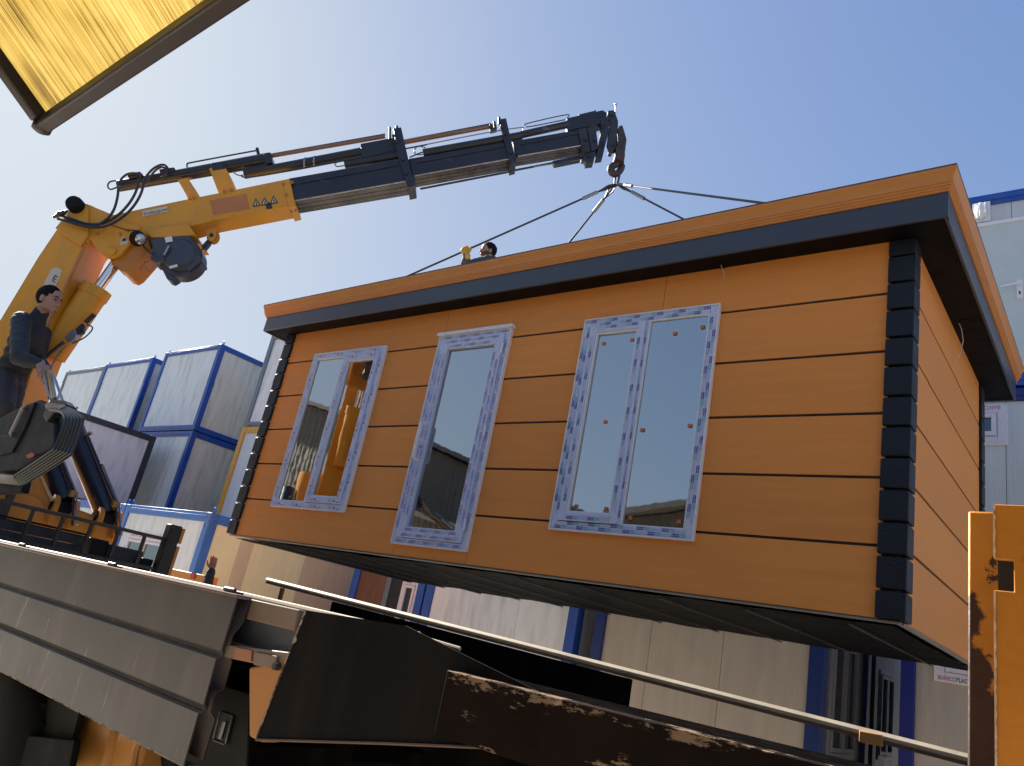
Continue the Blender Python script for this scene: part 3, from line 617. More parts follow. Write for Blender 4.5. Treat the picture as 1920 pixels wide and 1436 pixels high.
for (u, v_) in ((738, 256), (744, 268), (755, 300), (762, 326), (770, 346), (940, 240), (946, 252), (957, 287), (961, 306), (1098, 262), (1104, 292), (1116, 262), (1132, 234), (1131, 268)):
    p = on_b(u, v_, -.235 if u < 800 else (-.195 if u < 1000 else -.165)); MB().lathe(p, -BN, [(0, .022), (.014, .020)], 8).build('bolt', DSTEEL, crane)
for (u, v_) in ((532, 346), (548, 343), (537, 366), (546, 398), (554, 396), (356, 374), (364, 371), (421, 360), (434, 357), (183, 440), (196, 428), (226, 440), (240, 434)):
    p = on_b(u, v_, -W - .003 if u < 300 else -W + .012); MB().lathe(p, -BN, [(0, .02), (.014, .018)], 8).build('bolt', YELD, crane)
section([(540, 335), (752, 298), (768, 340), (551, 376)], .19, .12)
section([(765, 298), (955, 265), (957, 298), (773, 331)], .155, .11)
section([(960, 265), (1092, 242), (1096, 273), (968, 294)], .125, .10)
slab('guide_post', [(737, 241), (752, 239), (776, 344), (775, 350), (765, 351), (748, 300)], -.23, -.17, BOOMK)
slab('guide_post', [(935, 224), (949, 222), (958, 262), (967, 301), (965, 308), (957, 309), (950, 280)], -.19, -.14, BOOMK)
slab('guide_foot', [(762, 330), (777, 327), (778, 343), (764, 346)], -.225, .13, BOOMK)
slab('guide_foot', [(954, 290), (967, 287), (968, 301), (956, 304)], -.185, .12, BOOMK)
for a in ((731, 240, 731, 262), (744, 237, 744, 246), (927, 229, 928, 240), (936, 221, 936, 234)):
    rod('guide_pin', a[:2], a[2:], 5, DSTEEL, o=-.2)
slab('section_head', [(1084, 243), (1100, 240), (1107, 284), (1094, 288)], -.16, .08, DSTEEL)
slab('section_head', [(1094, 289), (1117, 284), (1113, 304), (1099, 306)], -.15, -.02, DSTEEL)
slab('section_head', [(1101, 241), (1117, 238), (1122, 277), (1109, 285)], -.14, .06, DSTEEL)
slab('boom_tip', [(1125, 222), (1141, 220), (1142, 247), (1134, 277), (1130, 295), (1117, 297), (1120, 283), (1124, 264), (1128, 243)], -.12, .0, DSTEEL)
slab('tip_link', [(1140, 208), (1152, 207), (1159, 227), (1159, 237), (1155, 272), (1148, 287), (1142, 283), (1138, 272), (1142, 243), (1144, 231), (1139, 216)], -.10, -.05, DSTEEL)
slab('tip_link', [(1140, 208), (1152, 207), (1159, 227), (1159, 237), (1155, 272), (1148, 287), (1142, 283), (1138, 272), (1142, 243), (1144, 231), (1139, 216)], .05, .10, DSTEEL)
for q in ((1148, 214), (1149, 271)):
    p = on_b(*q, -.115); MB().lathe(p, BN, [(0, pxr(p, 4)), (.23, pxr(p, 4))], 14).build('link_pin', DSTEEL, crane)
MB().tube([on_b(1147.5 + 6.5 * math.cos(a), 279 + 8 * math.sin(a), 0) for a in [k * math.pi / 7 for k in range(14)]], .016, 8, closed=True).build('link_ring', DSTEEL, crane)
rod('antenna', (1154, 196), (1153.5, 212), 2.2, STEEL, o=-.02)
rod('antenna_tip', (1154, 195), (1154, 200), 4, STEEL, o=-.02)
# extension cylinders riding above the boom
rod('extension_cylinder', (222, 350), (508, 299), 21, BOOMK, ends=25)
slab('cylinder_head', [(494, 288), (507, 286), (511, 305), (497, 308)], -.1, .1, BOOMK)
slab('cylinder_clamp', [(396, 306), (418, 303), (422, 316), (398, 320)], -.11, .11, BOOMK)
rod('cylinder_rod', (506, 294), (722, 257), 7, mat('bronze rod', (0.32, 0.17, 0.10), .25, metal=.8), o=.0); rod('cylinder_rod', (506, 291), (722, 253), 4, BOOMK, o=.06)
rod('extension_cylinder', (458, 328), (690, 284), 17, BOOMK, o=-.05, ends=18)
slab('cylinder_head', [(676, 270), (740, 258), (748, 296), (678, 297)], -.13, .04, BOOMK)
rod('extension_cylinder', (646, 310), (750, 292), 14, BOOMK, o=-.14)
for u in (571, 589): 
    a = on_b(u, 299 - (u - 571) * .17 + 7, -.05); MB().lathe(a, BD * 1 + V((0, 0, .12)), [(0, pxr(a, 10)), (.02, pxr(a, 10))], 16).build('clamp_band', STEEL, crane)
rod('cylinder_rod', (757, 268), (920, 238), 9, MATS['bronze rod'], ends=8); rod('cylinder_rod', (757, 264), (920, 233), 3, BOOMK, o=.05)
slab('cylinder_head', [(918, 233), (930, 231), (932, 240), (919, 243)], -.05, .05, DSTEEL)
rod('extension_cylinder', (793, 288), (978, 255), 15, BOOMK, o=-.12)
rod('extension_cylinder', (976, 254), (1066, 234), 14, BOOMK, o=-.08)
slab('cylinder_head', [(1063, 222), (1130, 207), (1138, 212), (1137, 226), (1124, 232), (1064, 246)], -.11, .06, BOOMK)
slab('tip_valve', [(1085, 215), (1115, 208), (1117, 205), (1118, 211), (1087, 219)], -.05, .03, DSTEEL)
rod('lower_pipe', (788, 355), (960, 322), 4, DSTEEL, o=-.02); rod('lower_pipe', (966, 320), (1095, 295), 4, DSTEEL, o=-.02)
slab('lower_block', [(1036, 302), (1088, 292), (1089, 298), (1040, 308)], -.05, .05, BOOMK)
pipe('return_pipe', [(352, 318), (351, 309), (362, 305), (470, 285), (481, 284), (483, 290)], 3, DSTEEL)
rod('pipe_fitting', (482, 279), (485, 292), 6, DSTEEL)
pipe('return_pipe', [(1063, 223), (1062, 216), (990, 232), (985, 237), (995, 238), (1060, 225)], 2, DSTEEL, o=-.05)
pipe('return_pipe', [(460, 328), (450, 330), (440, 326), (438, 322)], 2.4, STEEL, o=-.05)
pipe('return_pipe', [(646, 311), (632, 313), (628, 308), (634, 304)], 2.4, STEEL, o=-.1)
pipe('return_pipe', [(798, 289), (782, 291), (777, 283), (784, 275), (798, 278)], 2.4, STEEL, o=-.12)
pipe('return_pipe', [(768, 278), (900, 252), (975, 240), (981, 243), (978, 252)], 2.2, STEEL, o=-.05)
pipe('return_pipe', [(223, 350), (208, 356), (202, 350), (206, 342), (218, 340), (226, 345)], 3, DSTEEL)
pipe('return_pipe', [(1088, 293), (1094, 291), (1089, 299), (1000, 314)], 2.2, STEEL, o=-.03)
# hoses from the knuckle to the cylinder
pipe('hose', [(222, 352), (220, 372), (213, 395), (200, 412), (178, 424), (150, 422), (118, 406)], 5, HO, o=-W - .09)
pipe('hose', [(262, 335), (254, 362), (240, 385), (220, 405), (195, 419), (165, 421), (135, 412), (110, 404)], 5, HO, o=-W - .07)
pipe('hose', [(272, 332), (265, 362), (250, 388), (228, 409), (200, 424), (170, 427), (140, 420), (108, 411)], 5, HO, o=-W - .12)
pipe('hose', [(222, 350), (228, 336), (240, 327), (256, 326), (264, 333)], 4.5, HO, o=-.12)
pipe('hose', [(264, 345), (282, 322), (296, 312), (308, 310), (316, 318)], 4.5, HO, o=-.12)
pipe('hose', [(272, 346), (288, 324), (300, 315), (309, 316), (312, 326), (300, 335)], 4, HO, o=-.14)
slab('hose_manifold', [(238, 326), (262, 322), (268, 328), (240, 334)], -.1, .1, DSTEEL)
slab('hose_manifold', [(298, 318), (326, 314), (330, 320), (300, 326)], -.08, .08, DSTEEL)
for k in range(4):
    rod('hose_fitting', (100 + 3 * k, 408 - 3 * k), (121 + 2 * k, 404 - 2.5 * k), 5, DSTEEL, o=-W - .04 - .03 * k)
pipe('lamp_cable', [(205, 422), (225, 428), (240, 432), (262, 433)], 1.8, HO, o=-W - .02)
# jib cylinder between the booms
rod('jib_cylinder', (183, 541), (95, 668), 50, YEL, o=-.02, n=28, ends=52)
p = on_b(183, 541, -.02); q = on_b(172, 557, -.02); MB().tube([p, q], pxr(p, 27), 28).build('cylinder_gland', YEL, crane)
rod('jib_cylinder_rod', (184, 541), (222, 488), 19, CHROME, o=-.02, n=24)
slab('rod_eye', [(214, 480), (232, 474), (240, 492), (232, 503), (218, 502)], -.12, .10, DSTEEL)
slab('valve_block', [(121, 632), (136, 618), (144, 625), (140, 636), (128, 643)], -.24, -.18, STEEL)
slab('valve_block', [(140, 618), (154, 606), (158, 610), (156, 624), (146, 628)], -.24, -.19, DSTEEL)
rod('valve_body', (160, 606), (177, 590), 9, DSTEEL, o=-.2)
pipe('valve_pipe', [(136, 645), (158, 634), (172, 620), (172, 613), (162, 610)], 2.6, DSTEEL, o=-.25)
pipe('valve_pipe', [(120, 642), (98, 660), (85, 672)], 7, HO, o=-.25)
pipe('valve_pipe', [(125, 648), (105, 672), (92, 700)], 3, STEEL, o=-.22)
# name plate, warning triangles, work lamp, maker plate
def decal(px, mt, o=-W + .022, par=None): 
    return MB().prism([on_b(u, v, o) for (u, v) in px], BN * .004).build('plate', mt, par or crane, smooth=False)
PALE = mat('pale sticker', (0.66, 0.60, 0.48), .5, var=.08)
pl = decal([(266, 396.5), (313.5, 387.5), (315, 397.5), (267.5, 407)], PALE)
tx = MB(); a = on_b(268.5, 405, -W + .018); b = on_b(313.5, 396, -W + .018); ux = (b - a).normalized(); uy = (on_b(267.3, 398, -W + .018) - a).normalized()
put_text(tx, 'TU(R)QUM', a, ux, uy, pxr(a, 7.6), (b - a).length); tx.build('lettering', INKK, pl, smooth=False)
for (u, v_) in ((481, 381), (497, 379), (514, 376)):
    t_ = decal([(u - 7.5, v_ + 7), (u + 7, v_ + 4.6), (u - 1.6, v_ - 8.5)], INKK, -W + .02); decal([(u - 4.8, v_ + 4.9), (u + 4.2, v_ + 3.4), (u - 1.1, v_ - 4.8)], PALE, -W + .016, t_)
    decal([(u - 1.4, v_ + 3.6), (u + 1, v_ + 3.2), (u + .2, v_ - 2), (u - 1.2, v_ - 1.8)], INKK, -W + .012, t_)
t_ = decal([(225, 459.5), (240, 457), (239, 450), (231.5, 443), (226, 452)], PALE, -W - .008); decal([(228, 453), (236, 452), (236, 447.5), (231, 447)], INKK, -W - .012, t_)
pl = decal([(85, 527), (96, 505), (108, 501), (117, 508), (108, 530), (98, 548), (77, 545)], mat('cream plate', (0.62, 0.53, 0.42), .5), -W - .005)
tx = MB(); a = on_b(97, 527, -W - .01); put_text(tx, 'E', a, (on_b(101, 530, -W - .01) - a).normalized(), (on_b(107, 508, -W - .01) - a).normalized(), pxr(a, 13)); tx.build('lettering', INKK, pl, smooth=False)
p = on_b(263, 449, -W - .12); dl = (EYE - p).normalized(); dl = (dl + BD * .55).normalized()
wlp = MB().lathe(p - dl * .12, dl, [(0, .05), (.04, .09), (.10, pxr(p, 12)), (.13, pxr(p, 12)), (.13, pxr(p, 10))], 24).build('work_lamp', RUBBER, crane)
MB().lathe(p + dl * .0115, dl, [(0, pxr(p, 10)), (.012, pxr(p, 7)), (.016, pxr(p, 3))], 24).build('lens', mat('silver lamp lens', (0.55, 0.55, 0.55), .2, metal=.7), wlp)
pipe('lamp_cable', [(266, 458), (274, 468), (286, 477), (292, 474)], 3.4, HO, o=-W - .05)
# hoist winch under the jib
slab('winch_frame', [(279, 449), (352, 434), (372, 470), (378, 490), (371, 494), (356, 508), (322, 498), (296, 490), (288, 492), (282, 486), (285, 462)], -.24, -.02, WINCHG, bevel=.012)
p = on_b(336, 474, -.27); MB().lathe(p, BN, [(0, pxr(p, 26)), (.05, pxr(p, 34)), (.09, pxr(p, 36)), (.22, pxr(p, 36))], 40).build('winch_drum_guard', WINCHG, crane)
p = on_b(342, 486, -.20); MB().lathe(p, BN, [(0, pxr(p, 37)), (.15, pxr(p, 37))], 48).build('winch_drum', mat('dark drum', (0.06, 0.055, 0.06), .4, var=.25), crane)
slab('winch_leg', [(299, 496), (322, 500), (330, 520), (320, 526), (313, 524)], -.18, -.02, WINCHG)
slab('winch_ear', [(366, 482), (378, 488), (381, 497), (374, 500), (366, 496)], -.08, -.03, WINCHG)
MB().tube([on_b(317, 462, -.3), on_b(308, 479, -.3)], .016, 8).build('winch_grip', STEEL, crane)
decal([(308.5, 446), (322, 443.5), (324, 453), (311, 456)], PVC, -.256); decal([(316.5, 500), (332.5, 496), (333, 500.5), (318, 504.5)], PVC, -.275)
pipe('winch_rope', [(371, 481), (376, 474), (381, 466)], 2.6, CABLE, o=-.08)
slab('rope_weight', [(377, 462), (388, 450), (394, 456), (383, 469)], -.10, -.04, DSTEEL, bevel=.004)
# hook block and hook, hanging over the cabin's centre
slab('hook_block', [(1161, 237), (1167, 235), (1171, 247), (1175, 262), (1172, 285), (1172, 293), (1170, 304), (1153, 295), (1154, 287), (1159, 264), (1158, 243)], -.09, .09, mat('rusty hook steel', (0.07, 0.05, 0.045), .5, metal=.3, var=.3))
HK = MATS['rusty hook steel']
p = on_b(1169, 263, -.075); MB().lathe(p, BN, [(0, .03), (.15, .03)], 12).build('block_pin', HK, crane)
hp = [(1166, 293), (1165, 303), (1158, 308), (1149, 312), (1145, 318), (1148, 325), (1155, 327), (1162, 322), (1167, 314), (1168, 304)]
pts = smooth_path([on_b(u, v_, 0) for (u, v_) in hp], 4); k = len(pts)
MB().tube(pts, [pxr(pts[0], 4.2 + 2.9 * math.sin(math.pi * min(1, i / k * 1.05))) if i < k * .9 else pxr(pts[0], 2.5) for i in range(k)], 10).build('hook', HK, crane)
MB().tube([on_b(1166, 298, -.02), on_b(1168, 306, -.02)], .012, 6).build('hook_latch', STEEL, crane)
# base: column frame, lift cylinders, control stand
def slab_x(name, px, x0, x1, mt, par=None, bevel=.006): return MB().prism([on_x(u, v, x0) for (u, v) in px], (x1 - x0, 0, 0)).build(name, mt, par or crane, bevel=bevel)
def slab_y(name, px, y0, y1, mt, par=None, bevel=.006): return MB().prism([on_y(u, v, y0) for (u, v) in px], (0, y1 - y0, 0)).build(name, mt, par or crane, bevel=bevel)
XC = -8.75
slab_x('crane_base', [(-60, 860), (80, 893), (101, 948), (150, 955), (215, 978), (213, 1040), (-60, 1000)], XC, XC - 1.9, mat('crane base yellow', (0.60, 0.24, 0.03), .42, var=.08, wear=(1, 1, 1), wscale=3, wpos=.69, wcol=(.2, .09, .03)), bevel=.02)
CB = MATS['crane base yellow']
slab_x('base_gusset', [(74, 893), (78, 892), (106, 950), (99, 950)], XC + .002, XC + .03, mat('pale worn edge', (0.6, 0.42, 0.25), .5), bevel=.002)
slab_x('gusset_plate', [(-60, 905), (68, 930), (86, 952), (-60, 925)], XC + .002, XC + .02, CB, bevel=.004)
MB().lathe((-9.85, 2.62, 1.2), (0, 0, 1), [(0, .42), (.9, .42), (.95, .34), (2.1, .32)], 28).build('slewing_column', YEL, crane)
for (c_, tip) in (((119, 950), (62, 790)), ((201, 972), (131, 790))):
    c0 = on_x(*c_, XC - .02)
    for dy in (-.13, .07):
        p = c0 + V((0, dy, 0))
        pts = [p + V((.11 * math.cos(a), 0, .11 * math.sin(a))) for a in [k * math.pi / 10 for k in range(11)]] + [p + V((-.2, 0, -.16)), p + V((.11, 0, -.2))]
        MB().prism(pts, (0, .05, 0)).build('lug_plate', CB, crane, bevel=.006)
    MB().lathe(c0 + V((0, -.15, 0)), (0, 1, 0), [(0, .062), (.29, .062)], 18).build('lug_pin', RUBBER, crane)
    p = c0 + V((-.02, -.005, .05)); q = on_x(*tip, XC - .75)
    MB().tube([p, p.lerp(q, .05), q], [.09, pxr(p, 21), pxr(p, 21)], 28).build('lift_cylinder', NAVYC, crane)
    off_ = RIGHT * .19 - FWD * .06; off_.z = 0; r_ = p.lerp(q, .13) + off_; r2 = p.lerp(q, .85) + off_
    MB().tube([p + off_ + V((.05, 0, -.22)), r_, r2], .013, 8).build('cylinder_pipe', DSTEEL, crane)
    MB().tube([p + off_ * 1.25 + V((.06, 0, -.2)), r_ + off_ * .2, p.lerp(q, .55) + off_ * 1.22, p.lerp(q, .56) + off_ * 1.02], .011, 8).build('cylinder_pipe', STEEL, crane)
    MB().box(r_.x - .05, r_.x + .04, r_.y - .05, r_.y + .03, r_.z - .04, r_.z + .03).build('pipe_union', mat('brass union', (.35, .22, .08), .4, metal=.6), crane, bevel=.01)
    MB().tube([r2 - off_ * .4, r2 + V((0, 0, .04)), r2 + off_ * .12 + V((0, 0, .05))], .022, 8).build('pipe_end', STEEL, crane)
# control stand: dark tank with steel pipes running round it, levers on top
slab_y('control_tank', [(-40, 800), (45, 757), (72, 747), (95, 756), (104, 775), (104, 834), (90, 842), (30, 886), (-40, 888)], 2.30, 2.38, BLKP, bevel=.03)
slab_y('tank_front_plate', [(-40, 812), (18, 815), (47, 760), (66, 752), (46, 802), (22, 846), (-40, 862)], 2.282, 2.31, BLKP, bevel=.01)
slab_y('tank_base', [(-40, 886), (48, 892), (40, 922), (-40, 925)], 2.32, 2.38, BLKP, bevel=.01)
MB().bar(on_y(43, 762, 2.26), on_y(19, 813, 2.26), .035, .02, up=(0, 1, 0)).build('tank_strap', mat('pale strap', (.5, .42, .36), .5), crane, bevel=.003)
for q in ((49, 763), (25, 814)): 
    p = on_y(*q, 2.282); MB().lathe(p, (0, -1, 0), [(-.01, .022), (.02, .022)], 12).build('strap_bolt', STEEL, crane)
st = slab_y('sticker', [(48, 853), (60, 847), (64, 851), (62, 855), (52, 859)], 2.275, 2.281, mat('red sticker', (.45, .1, .06), .5), bevel=0)
for k in range(6):
    o = k * 5.6; yy = 2.22 + .006 * k
    pts = [(94 + k * 2, 768 - k * 1.0), (115 + o * .5, 771 - k * 1.2), (123 + o * 1.05, 782 - k * .4), (121 + o * 1.15, 795), (104 + o * 1.15, 836 + o * .25), (98 + o * 1.1, 845 + o * .3), (40 + o * .62, 884 + o * .55), (29 + o * .5, 891 + o * .5), (22 + o * .3, 892 + o * .5), (-40, 884 + o * .5)]
    P_ = [on_y(u, v_, yy) for (u, v_) in pts]; MB().tube(smooth_path(P_, 3), .0135, 8).build('steel_pipe', mat('dull pipe', (0.085, 0.085, 0.08), .35, metal=.7, var=.15), crane)
slab_y('valve_bank', [(88, 757), (96, 747), (118, 749), (124, 757), (122, 769), (100, 772), (86, 790), (80, 778)], 2.26, 2.34, DSTEEL, bevel=.01)
for k in range(5): rod_p = [on_y(92 + k * 6, 760 + k, 2.23), on_y(92 + k * 6, 760 + k, 2.27)]; MB().tube(rod_p, .03, 10).build('valve_cap', STEEL, crane)
LEV = mat('steel blue lever', (.2, .22, .3), .3, metal=.6); LEVY = mat('yellow lever', (.6, .32, .03), .4)
for k, (a, b) in enumerate((((85, 700), (96, 748)), ((90, 699), (101, 748)), ((95, 702), (104, 746)), ((98, 700), (118, 752)), ((80, 694), (92, 745)))):
    p, q = on_y(*a, 2.38 - .012 * k), on_y(*b, 2.30); MB().tube([p, p.lerp(q, .5) + V((.01, 0, 0)), q], .012 if k != 1 else .02, 8).build('control_lever', LEVY if k == 1 else LEV, crane)
MB().box(-9.7, -8.6, 2.2, 2.85, 2.31, 2.36).build('operator_platform', DSTEEL, crane)
for (px_, py_) in ((-9.6, 2.25), (-8.7, 2.25), (-9.6, 2.8), (-8.7, 2.8)): MB().box(px_ - .03, px_ + .03, py_ - .03, py_ + .03, 1.3, 2.31).build('platform_leg', DSTEEL, crane)
# outrigger beam reaching out on the far side, with its lamp
b_ = on_y(385, 1086, 5.2)
MB().box(b_.x - .75, b_.x + .12, 5.1, 5.3, b_.z - .10, b_.z + .05).build('outrigger_beam', CB, crane, bevel=.01)
MB().box(b_.x - .16, b_.x - .06, 5.085, 5.099, b_.z - .02, b_.z + .05).build('outrigger_lamp', mat('red reflector', (.5, .03, .02), .3), crane)

# ------------------------------------------------------------------ lifting sling: master link and four wire rope legs
RING = on_b(1155.5, 343, 0)
sling = thing('lifting_sling', 'four leg wire rope sling hanging on the hook and holding the cabin', 'sling', RING)
MB().tube([RING + V((.03 * math.cos(a), 0, .075 + .13 * math.sin(a))) for a in [k * math.pi / 8 for k in range(16)]], .013, 8, closed=True).build('master_link', HK, sling)
for (cx, cy) in ((XL + .08, YF + .05), (XR - .08, YF + .05), (XL + .08, YB - .04), (XR - .08, YB - .04)):
    e = V((cx, cy, 4.70)); s0 = RING + V((0, 0, -.02)); d = (e - s0).normalized()
    lg = MB().tube([s0, e], .0125, 8).build('sling_leg', CABLE, sling)
    MB().tube([s0 + d * .25, s0 + d * .45], .024, 10).build('ferrule', STEEL, lg)
    sd = d.cross(V((0, 0, 1))).normalized() * .035; MB().tube([s0, s0 + d * .1 + sd, s0 + d * .25, s0 + d * .1 - sd], .011, 6, closed=True).build('thimble', DSTEEL, lg)

# ------------------------------------------------------------------ flatbed truck
CRM = mat('cream worn bed paint', (0.24, 0.165, 0.115), .5, var=.12, wear=(1, 1, 1), wscale=7, wpos=.63, wcol=(.10, .06, .04), dirt=.4)
GPAN = mat('grey drop side paint', (0.078, 0.070, 0.064), .42, var=.16, vscale=3, wear=(22, 22, 1.3), wscale=2.2, wpos=.635, wsoft=.02, wcol=(.26, .25, .24), dirt=.75, dcol=(.13, .11, .095), bump=.12, bscale=6)
ORT = mat('orange truck paint', (0.48, 0.20, 0.045), .5, var=.1, wear=(1, 1, 1), wscale=9, wpos=.68, wsoft=.03, wcol=(.10, .05, .03))
RUSTB = mat('rusty brown beam', (0.014, 0.009, 0.0075), .85, spec=.05, var=.35, vscale=6, wear=(1.2, 1, 4), wscale=3.2, wpos=.60, wsoft=.04, wcol=(.36, .25, .17), bump=.3)
BLKPL = mat('black bed steel', (0.0045, 0.004, 0.0042), .95, spec=.0, var=.35, vscale=3, stretch=(3, 3, .5), wear=(1, 1, 1), wscale=26, wpos=.70, wsoft=.02, wcol=(.10, .09, .08), dirt=.8, dcol=(.014, .011, .009))
CHIP = mat('chipped edge', (0.30, 0.25, 0.19), .7, var=.5, vscale=30, wear=(1, 1, 1), wscale=25, wpos=.5, wcol=(.03, .02, .02), bump=1, bscale=60)
WOODR = mat('worn cream rail', (0.42, 0.35, 0.25), .6, spec=.3, var=.18, vscale=7, wear=(1, 1, 1), wscale=11, wpos=.66, wcol=(.2, .1, .05))
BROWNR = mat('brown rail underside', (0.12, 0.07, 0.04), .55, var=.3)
truck = thing('flatbed_truck', 'worn grey and orange flatbed truck with its corrugated drop side hanging', 'truck', (-4.1, 2.85, 0))
def t_y(name, px, y0, y1, mt, par=None, bevel=.005): return MB().prism([on_y(u, v, y0) for (u, v) in px], (0, y1 - y0, 0)).build(name, mt, par or truck, bevel=bevel)
YS = 1.6
MB().box(-7.8, -.26, 1.70, 4.05, 1.20, 1.285).build('bed_floor', BLKPL, truck, smooth=False)
for k in range(7): MB().box(-7.4 + k * 1.1, -7.32 + k * 1.1, 1.7, 4.0, 1.08, 1.2).build('cross_member', BLKPL, truck)
for yy in (2.35, 3.25): MB().box(-9.8, -.3, yy, yy + .1, .80, 1.08).build('chassis_rail', BLKPL, truck)
# near edge of the bed
MB().box(-7.8, -2.12, YS + .004, YS + .07, 1.395, 1.462).build('bed_edge', CRM, truck, bevel=.006)
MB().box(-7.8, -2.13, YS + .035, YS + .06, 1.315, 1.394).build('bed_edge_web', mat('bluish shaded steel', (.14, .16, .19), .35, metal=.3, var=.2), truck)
MB().box(-7.8, -2.13, YS + .0, YS + .07, 1.27, 1.314).build('bed_edge_flange', CRM, truck, bevel=.005)
MB().box(-7.8, -2.0, YS + .071, YS + .12, 1.28, 1.46).build('bed_edge_back', BLKPL, truck)
MB().tube([(-7.8, YS + .03, 1.468), (-2.5, YS + .03, 1.468), (-1.62, YS + .06, 1.462)], .011, 8).build('edge_bead', WOODR, truck)
MB().tube([(-1.60, YS + .08, 1.457), (-1.48, YS + .085, 1.451)], .006, 8).build('edge_bead', WOODR, truck)
# corrugated drop side, hanging outside the bed edge
x1 = on_y(440, 1118, 1.54).x; x0 = -7.6; yp = 1.54
zt, zb = 1.455, .93
prof = [(0.012, zt), (.012, zt - .170), (.023, zt - .184), (.023, zt - .189), (.002, zt - .200), (.006, zt - .340), (.018, zt - .354), (.018, zt - .359), (-.004, zt - .370), (.0, zb)]
A = [V((x0, yp + a, z)) for (a, z) in prof]; nA = len(A)
m_ = MB(); m_.add(A + [V((x1 - .0 * i, p.y, p.z)) for i, p in enumerate(A)], [(i, i + 1, nA + i + 1, nA + i) for i in range(nA - 1)])
dp = m_.build('drop_side', GPAN, truck, smooth=False)
md = dp.modifiers.new('thick', 'SOLIDIFY'); md.thickness = .006; md.offset = 0
bp = [(.055, zt + .004), (.055, zt - .075), (.03, zt - .115), (.03, zt - .175), (.055, zt - .20), (.055, zt - .29), (.03, zt - .30), (.03, zt - .36), (.055, zt - .38), (.055, zb + .02)]
A = [V((x0, yp + a, z)) for (a, z) in bp]; nA = len(A)
m_ = MB(); m_.add(A + [V((x1 + .012, p.y, p.z)) for p in A], [(i, i + 1, nA + i + 1, nA + i) for i in range(nA - 1)])
bk = m_.build('drop_side_back', mat('brown steel back', (.045, .028, .023), .5, var=.3), dp); md = bk.modifiers.new('thick', 'SOLIDIFY'); md.thickness = .006; md.offset = 0
MB().box(x0, x1 + .012, yp - .004, yp + .062, zt + .001, zt + .013).build('drop_side_cap', mat('worn pinkish steel', (.20, .14, .12), .75, spec=.15, var=.2, wear=(1, 1, 1), wscale=14, wpos=.6, wcol=(.12, .08, .06)), dp, bevel=.004)
MB().box(x0, x1, yp + .001, yp + .05, zb - .006, zb).build('drop_side_foot', CHIP, dp)
for u in (40, 210, 432):
    p = on_y(u, 1020 + (u) * .213, yp + .05); p.z = zt + .022
    MB().lathe(p - V((.04, 0, 0)), (1, 0, 0), [(0, .009), (.06, .009)], 12).build('hinge', DSTEEL, dp)
    MB().box(p.x - .05, p.x + .06, yp + .062, YS + .004, zt - .0, zt + .02).build('hinge_strap', DSTEEL, dp)
# stake pocket bracket and fittings right of it
t_y('stake_bracket', [(466, 1250), (546, 1235), (500, 1389), (486, 1390), (466, 1380)], YS - .03, YS + .03, ORT, bevel=.008)
t_y('bracket_arm', [(405, 1205), (545, 1222), (547, 1238), (520, 1252), (403, 1228)], YS - .034, YS - .0, CRM, bevel=.004)
t_y('reflector_plate', [(440, 1212), (472, 1218), (470, 1240), (437, 1234)], YS - .04, YS - .034, mat('faded orange reflector', (.42, .17, .08), .5, var=.15), bevel=.002)
t_y('grey_plate', [(476, 1221), (519, 1229), (515, 1254), (475, 1245)], YS - .042, YS - .034, CRM, bevel=.002)
p = on_y(523, 1249, YS - .034); MB().lathe(p, (0, -1, 0), [(0, .012), (.02, .011)], 8).build('bolt', DSTEEL, truck)
# black steel side plate with chipped edges, tilted out at the foot
def t_tilt(name, px, par, mt, th=.005, top=1.56, bot=1.56):
    ys = [top if v_ < 1300 and u > 500 else bot for (u, v_) in px]
    pts = [on_y(u, v_, (top if k < len(px) / 2 else bot)) for k, (u, v_) in enumerate(px)]
    return MB().prism(pts, (0, th, 0)).build(name, mt, par)
sp_ = t_tilt('side_plate', [(574, 1143), (760, 1172), (1010, 1296), (990, 1403), (720, 1392), (480, 1386)], truck, mat('dirty black side steel', (0.0085, 0.0078, 0.008), .8, spec=.1, var=.5, vscale=2, stretch=(6, 6, .5), wear=(9, 9, 3), wscale=5, wpos=.715, wsoft=.015, wcol=(.16, .15, .14), dirt=.9, dcol=(.022, .016, .012)))
m_ = MB(); a_, b_ = on_y(572, 1144, 1.556), on_y(481, 1383, 1.556); rr = random.Random(5)
A = []
for k in range(121):
    q = a_.lerp(b_, k / 120); t = k / 120; w_ = .004 + .004 * noise.noise(V((k * .35, 2, 0))) + (.016 * max(0, noise.noise(V((k * .16, 7, 0))) + .25) if t < .3 else 0); A += [q + V((-.002, -.002, 0)), q + V((w_, -.002, 0))]
m_.add(A, [(2 * k, 2 * k + 1, 2 * k + 3, 2 * k + 2) for k in range(120)])
m_.build('chipped_edge', CHIP, sp_)
MB().tube([on_y(480, 1386, 1.555), on_y(720, 1393, 1.555), on_y(985, 1404, 1.555)], .004, 6).build('lower_lip', BROWNR, sp_)
# brown side beam towards the tail
bx0 = on_y(838, 1258, 1.5).x
MB().box(bx0, -.27, 1.5, 1.56, 1.255, 1.402).build('side_beam', RUSTB, truck, bevel=.002)
MB().box(bx0 - .3, -.27, 1.565, 1.69, 1.20, 1.37).build('side_beam_back', BLKPL, truck)
MB().box(-1.02, -.87, 1.58, 1.6, 1.371, 1.378).build('worn_patch', WOODR, truck)
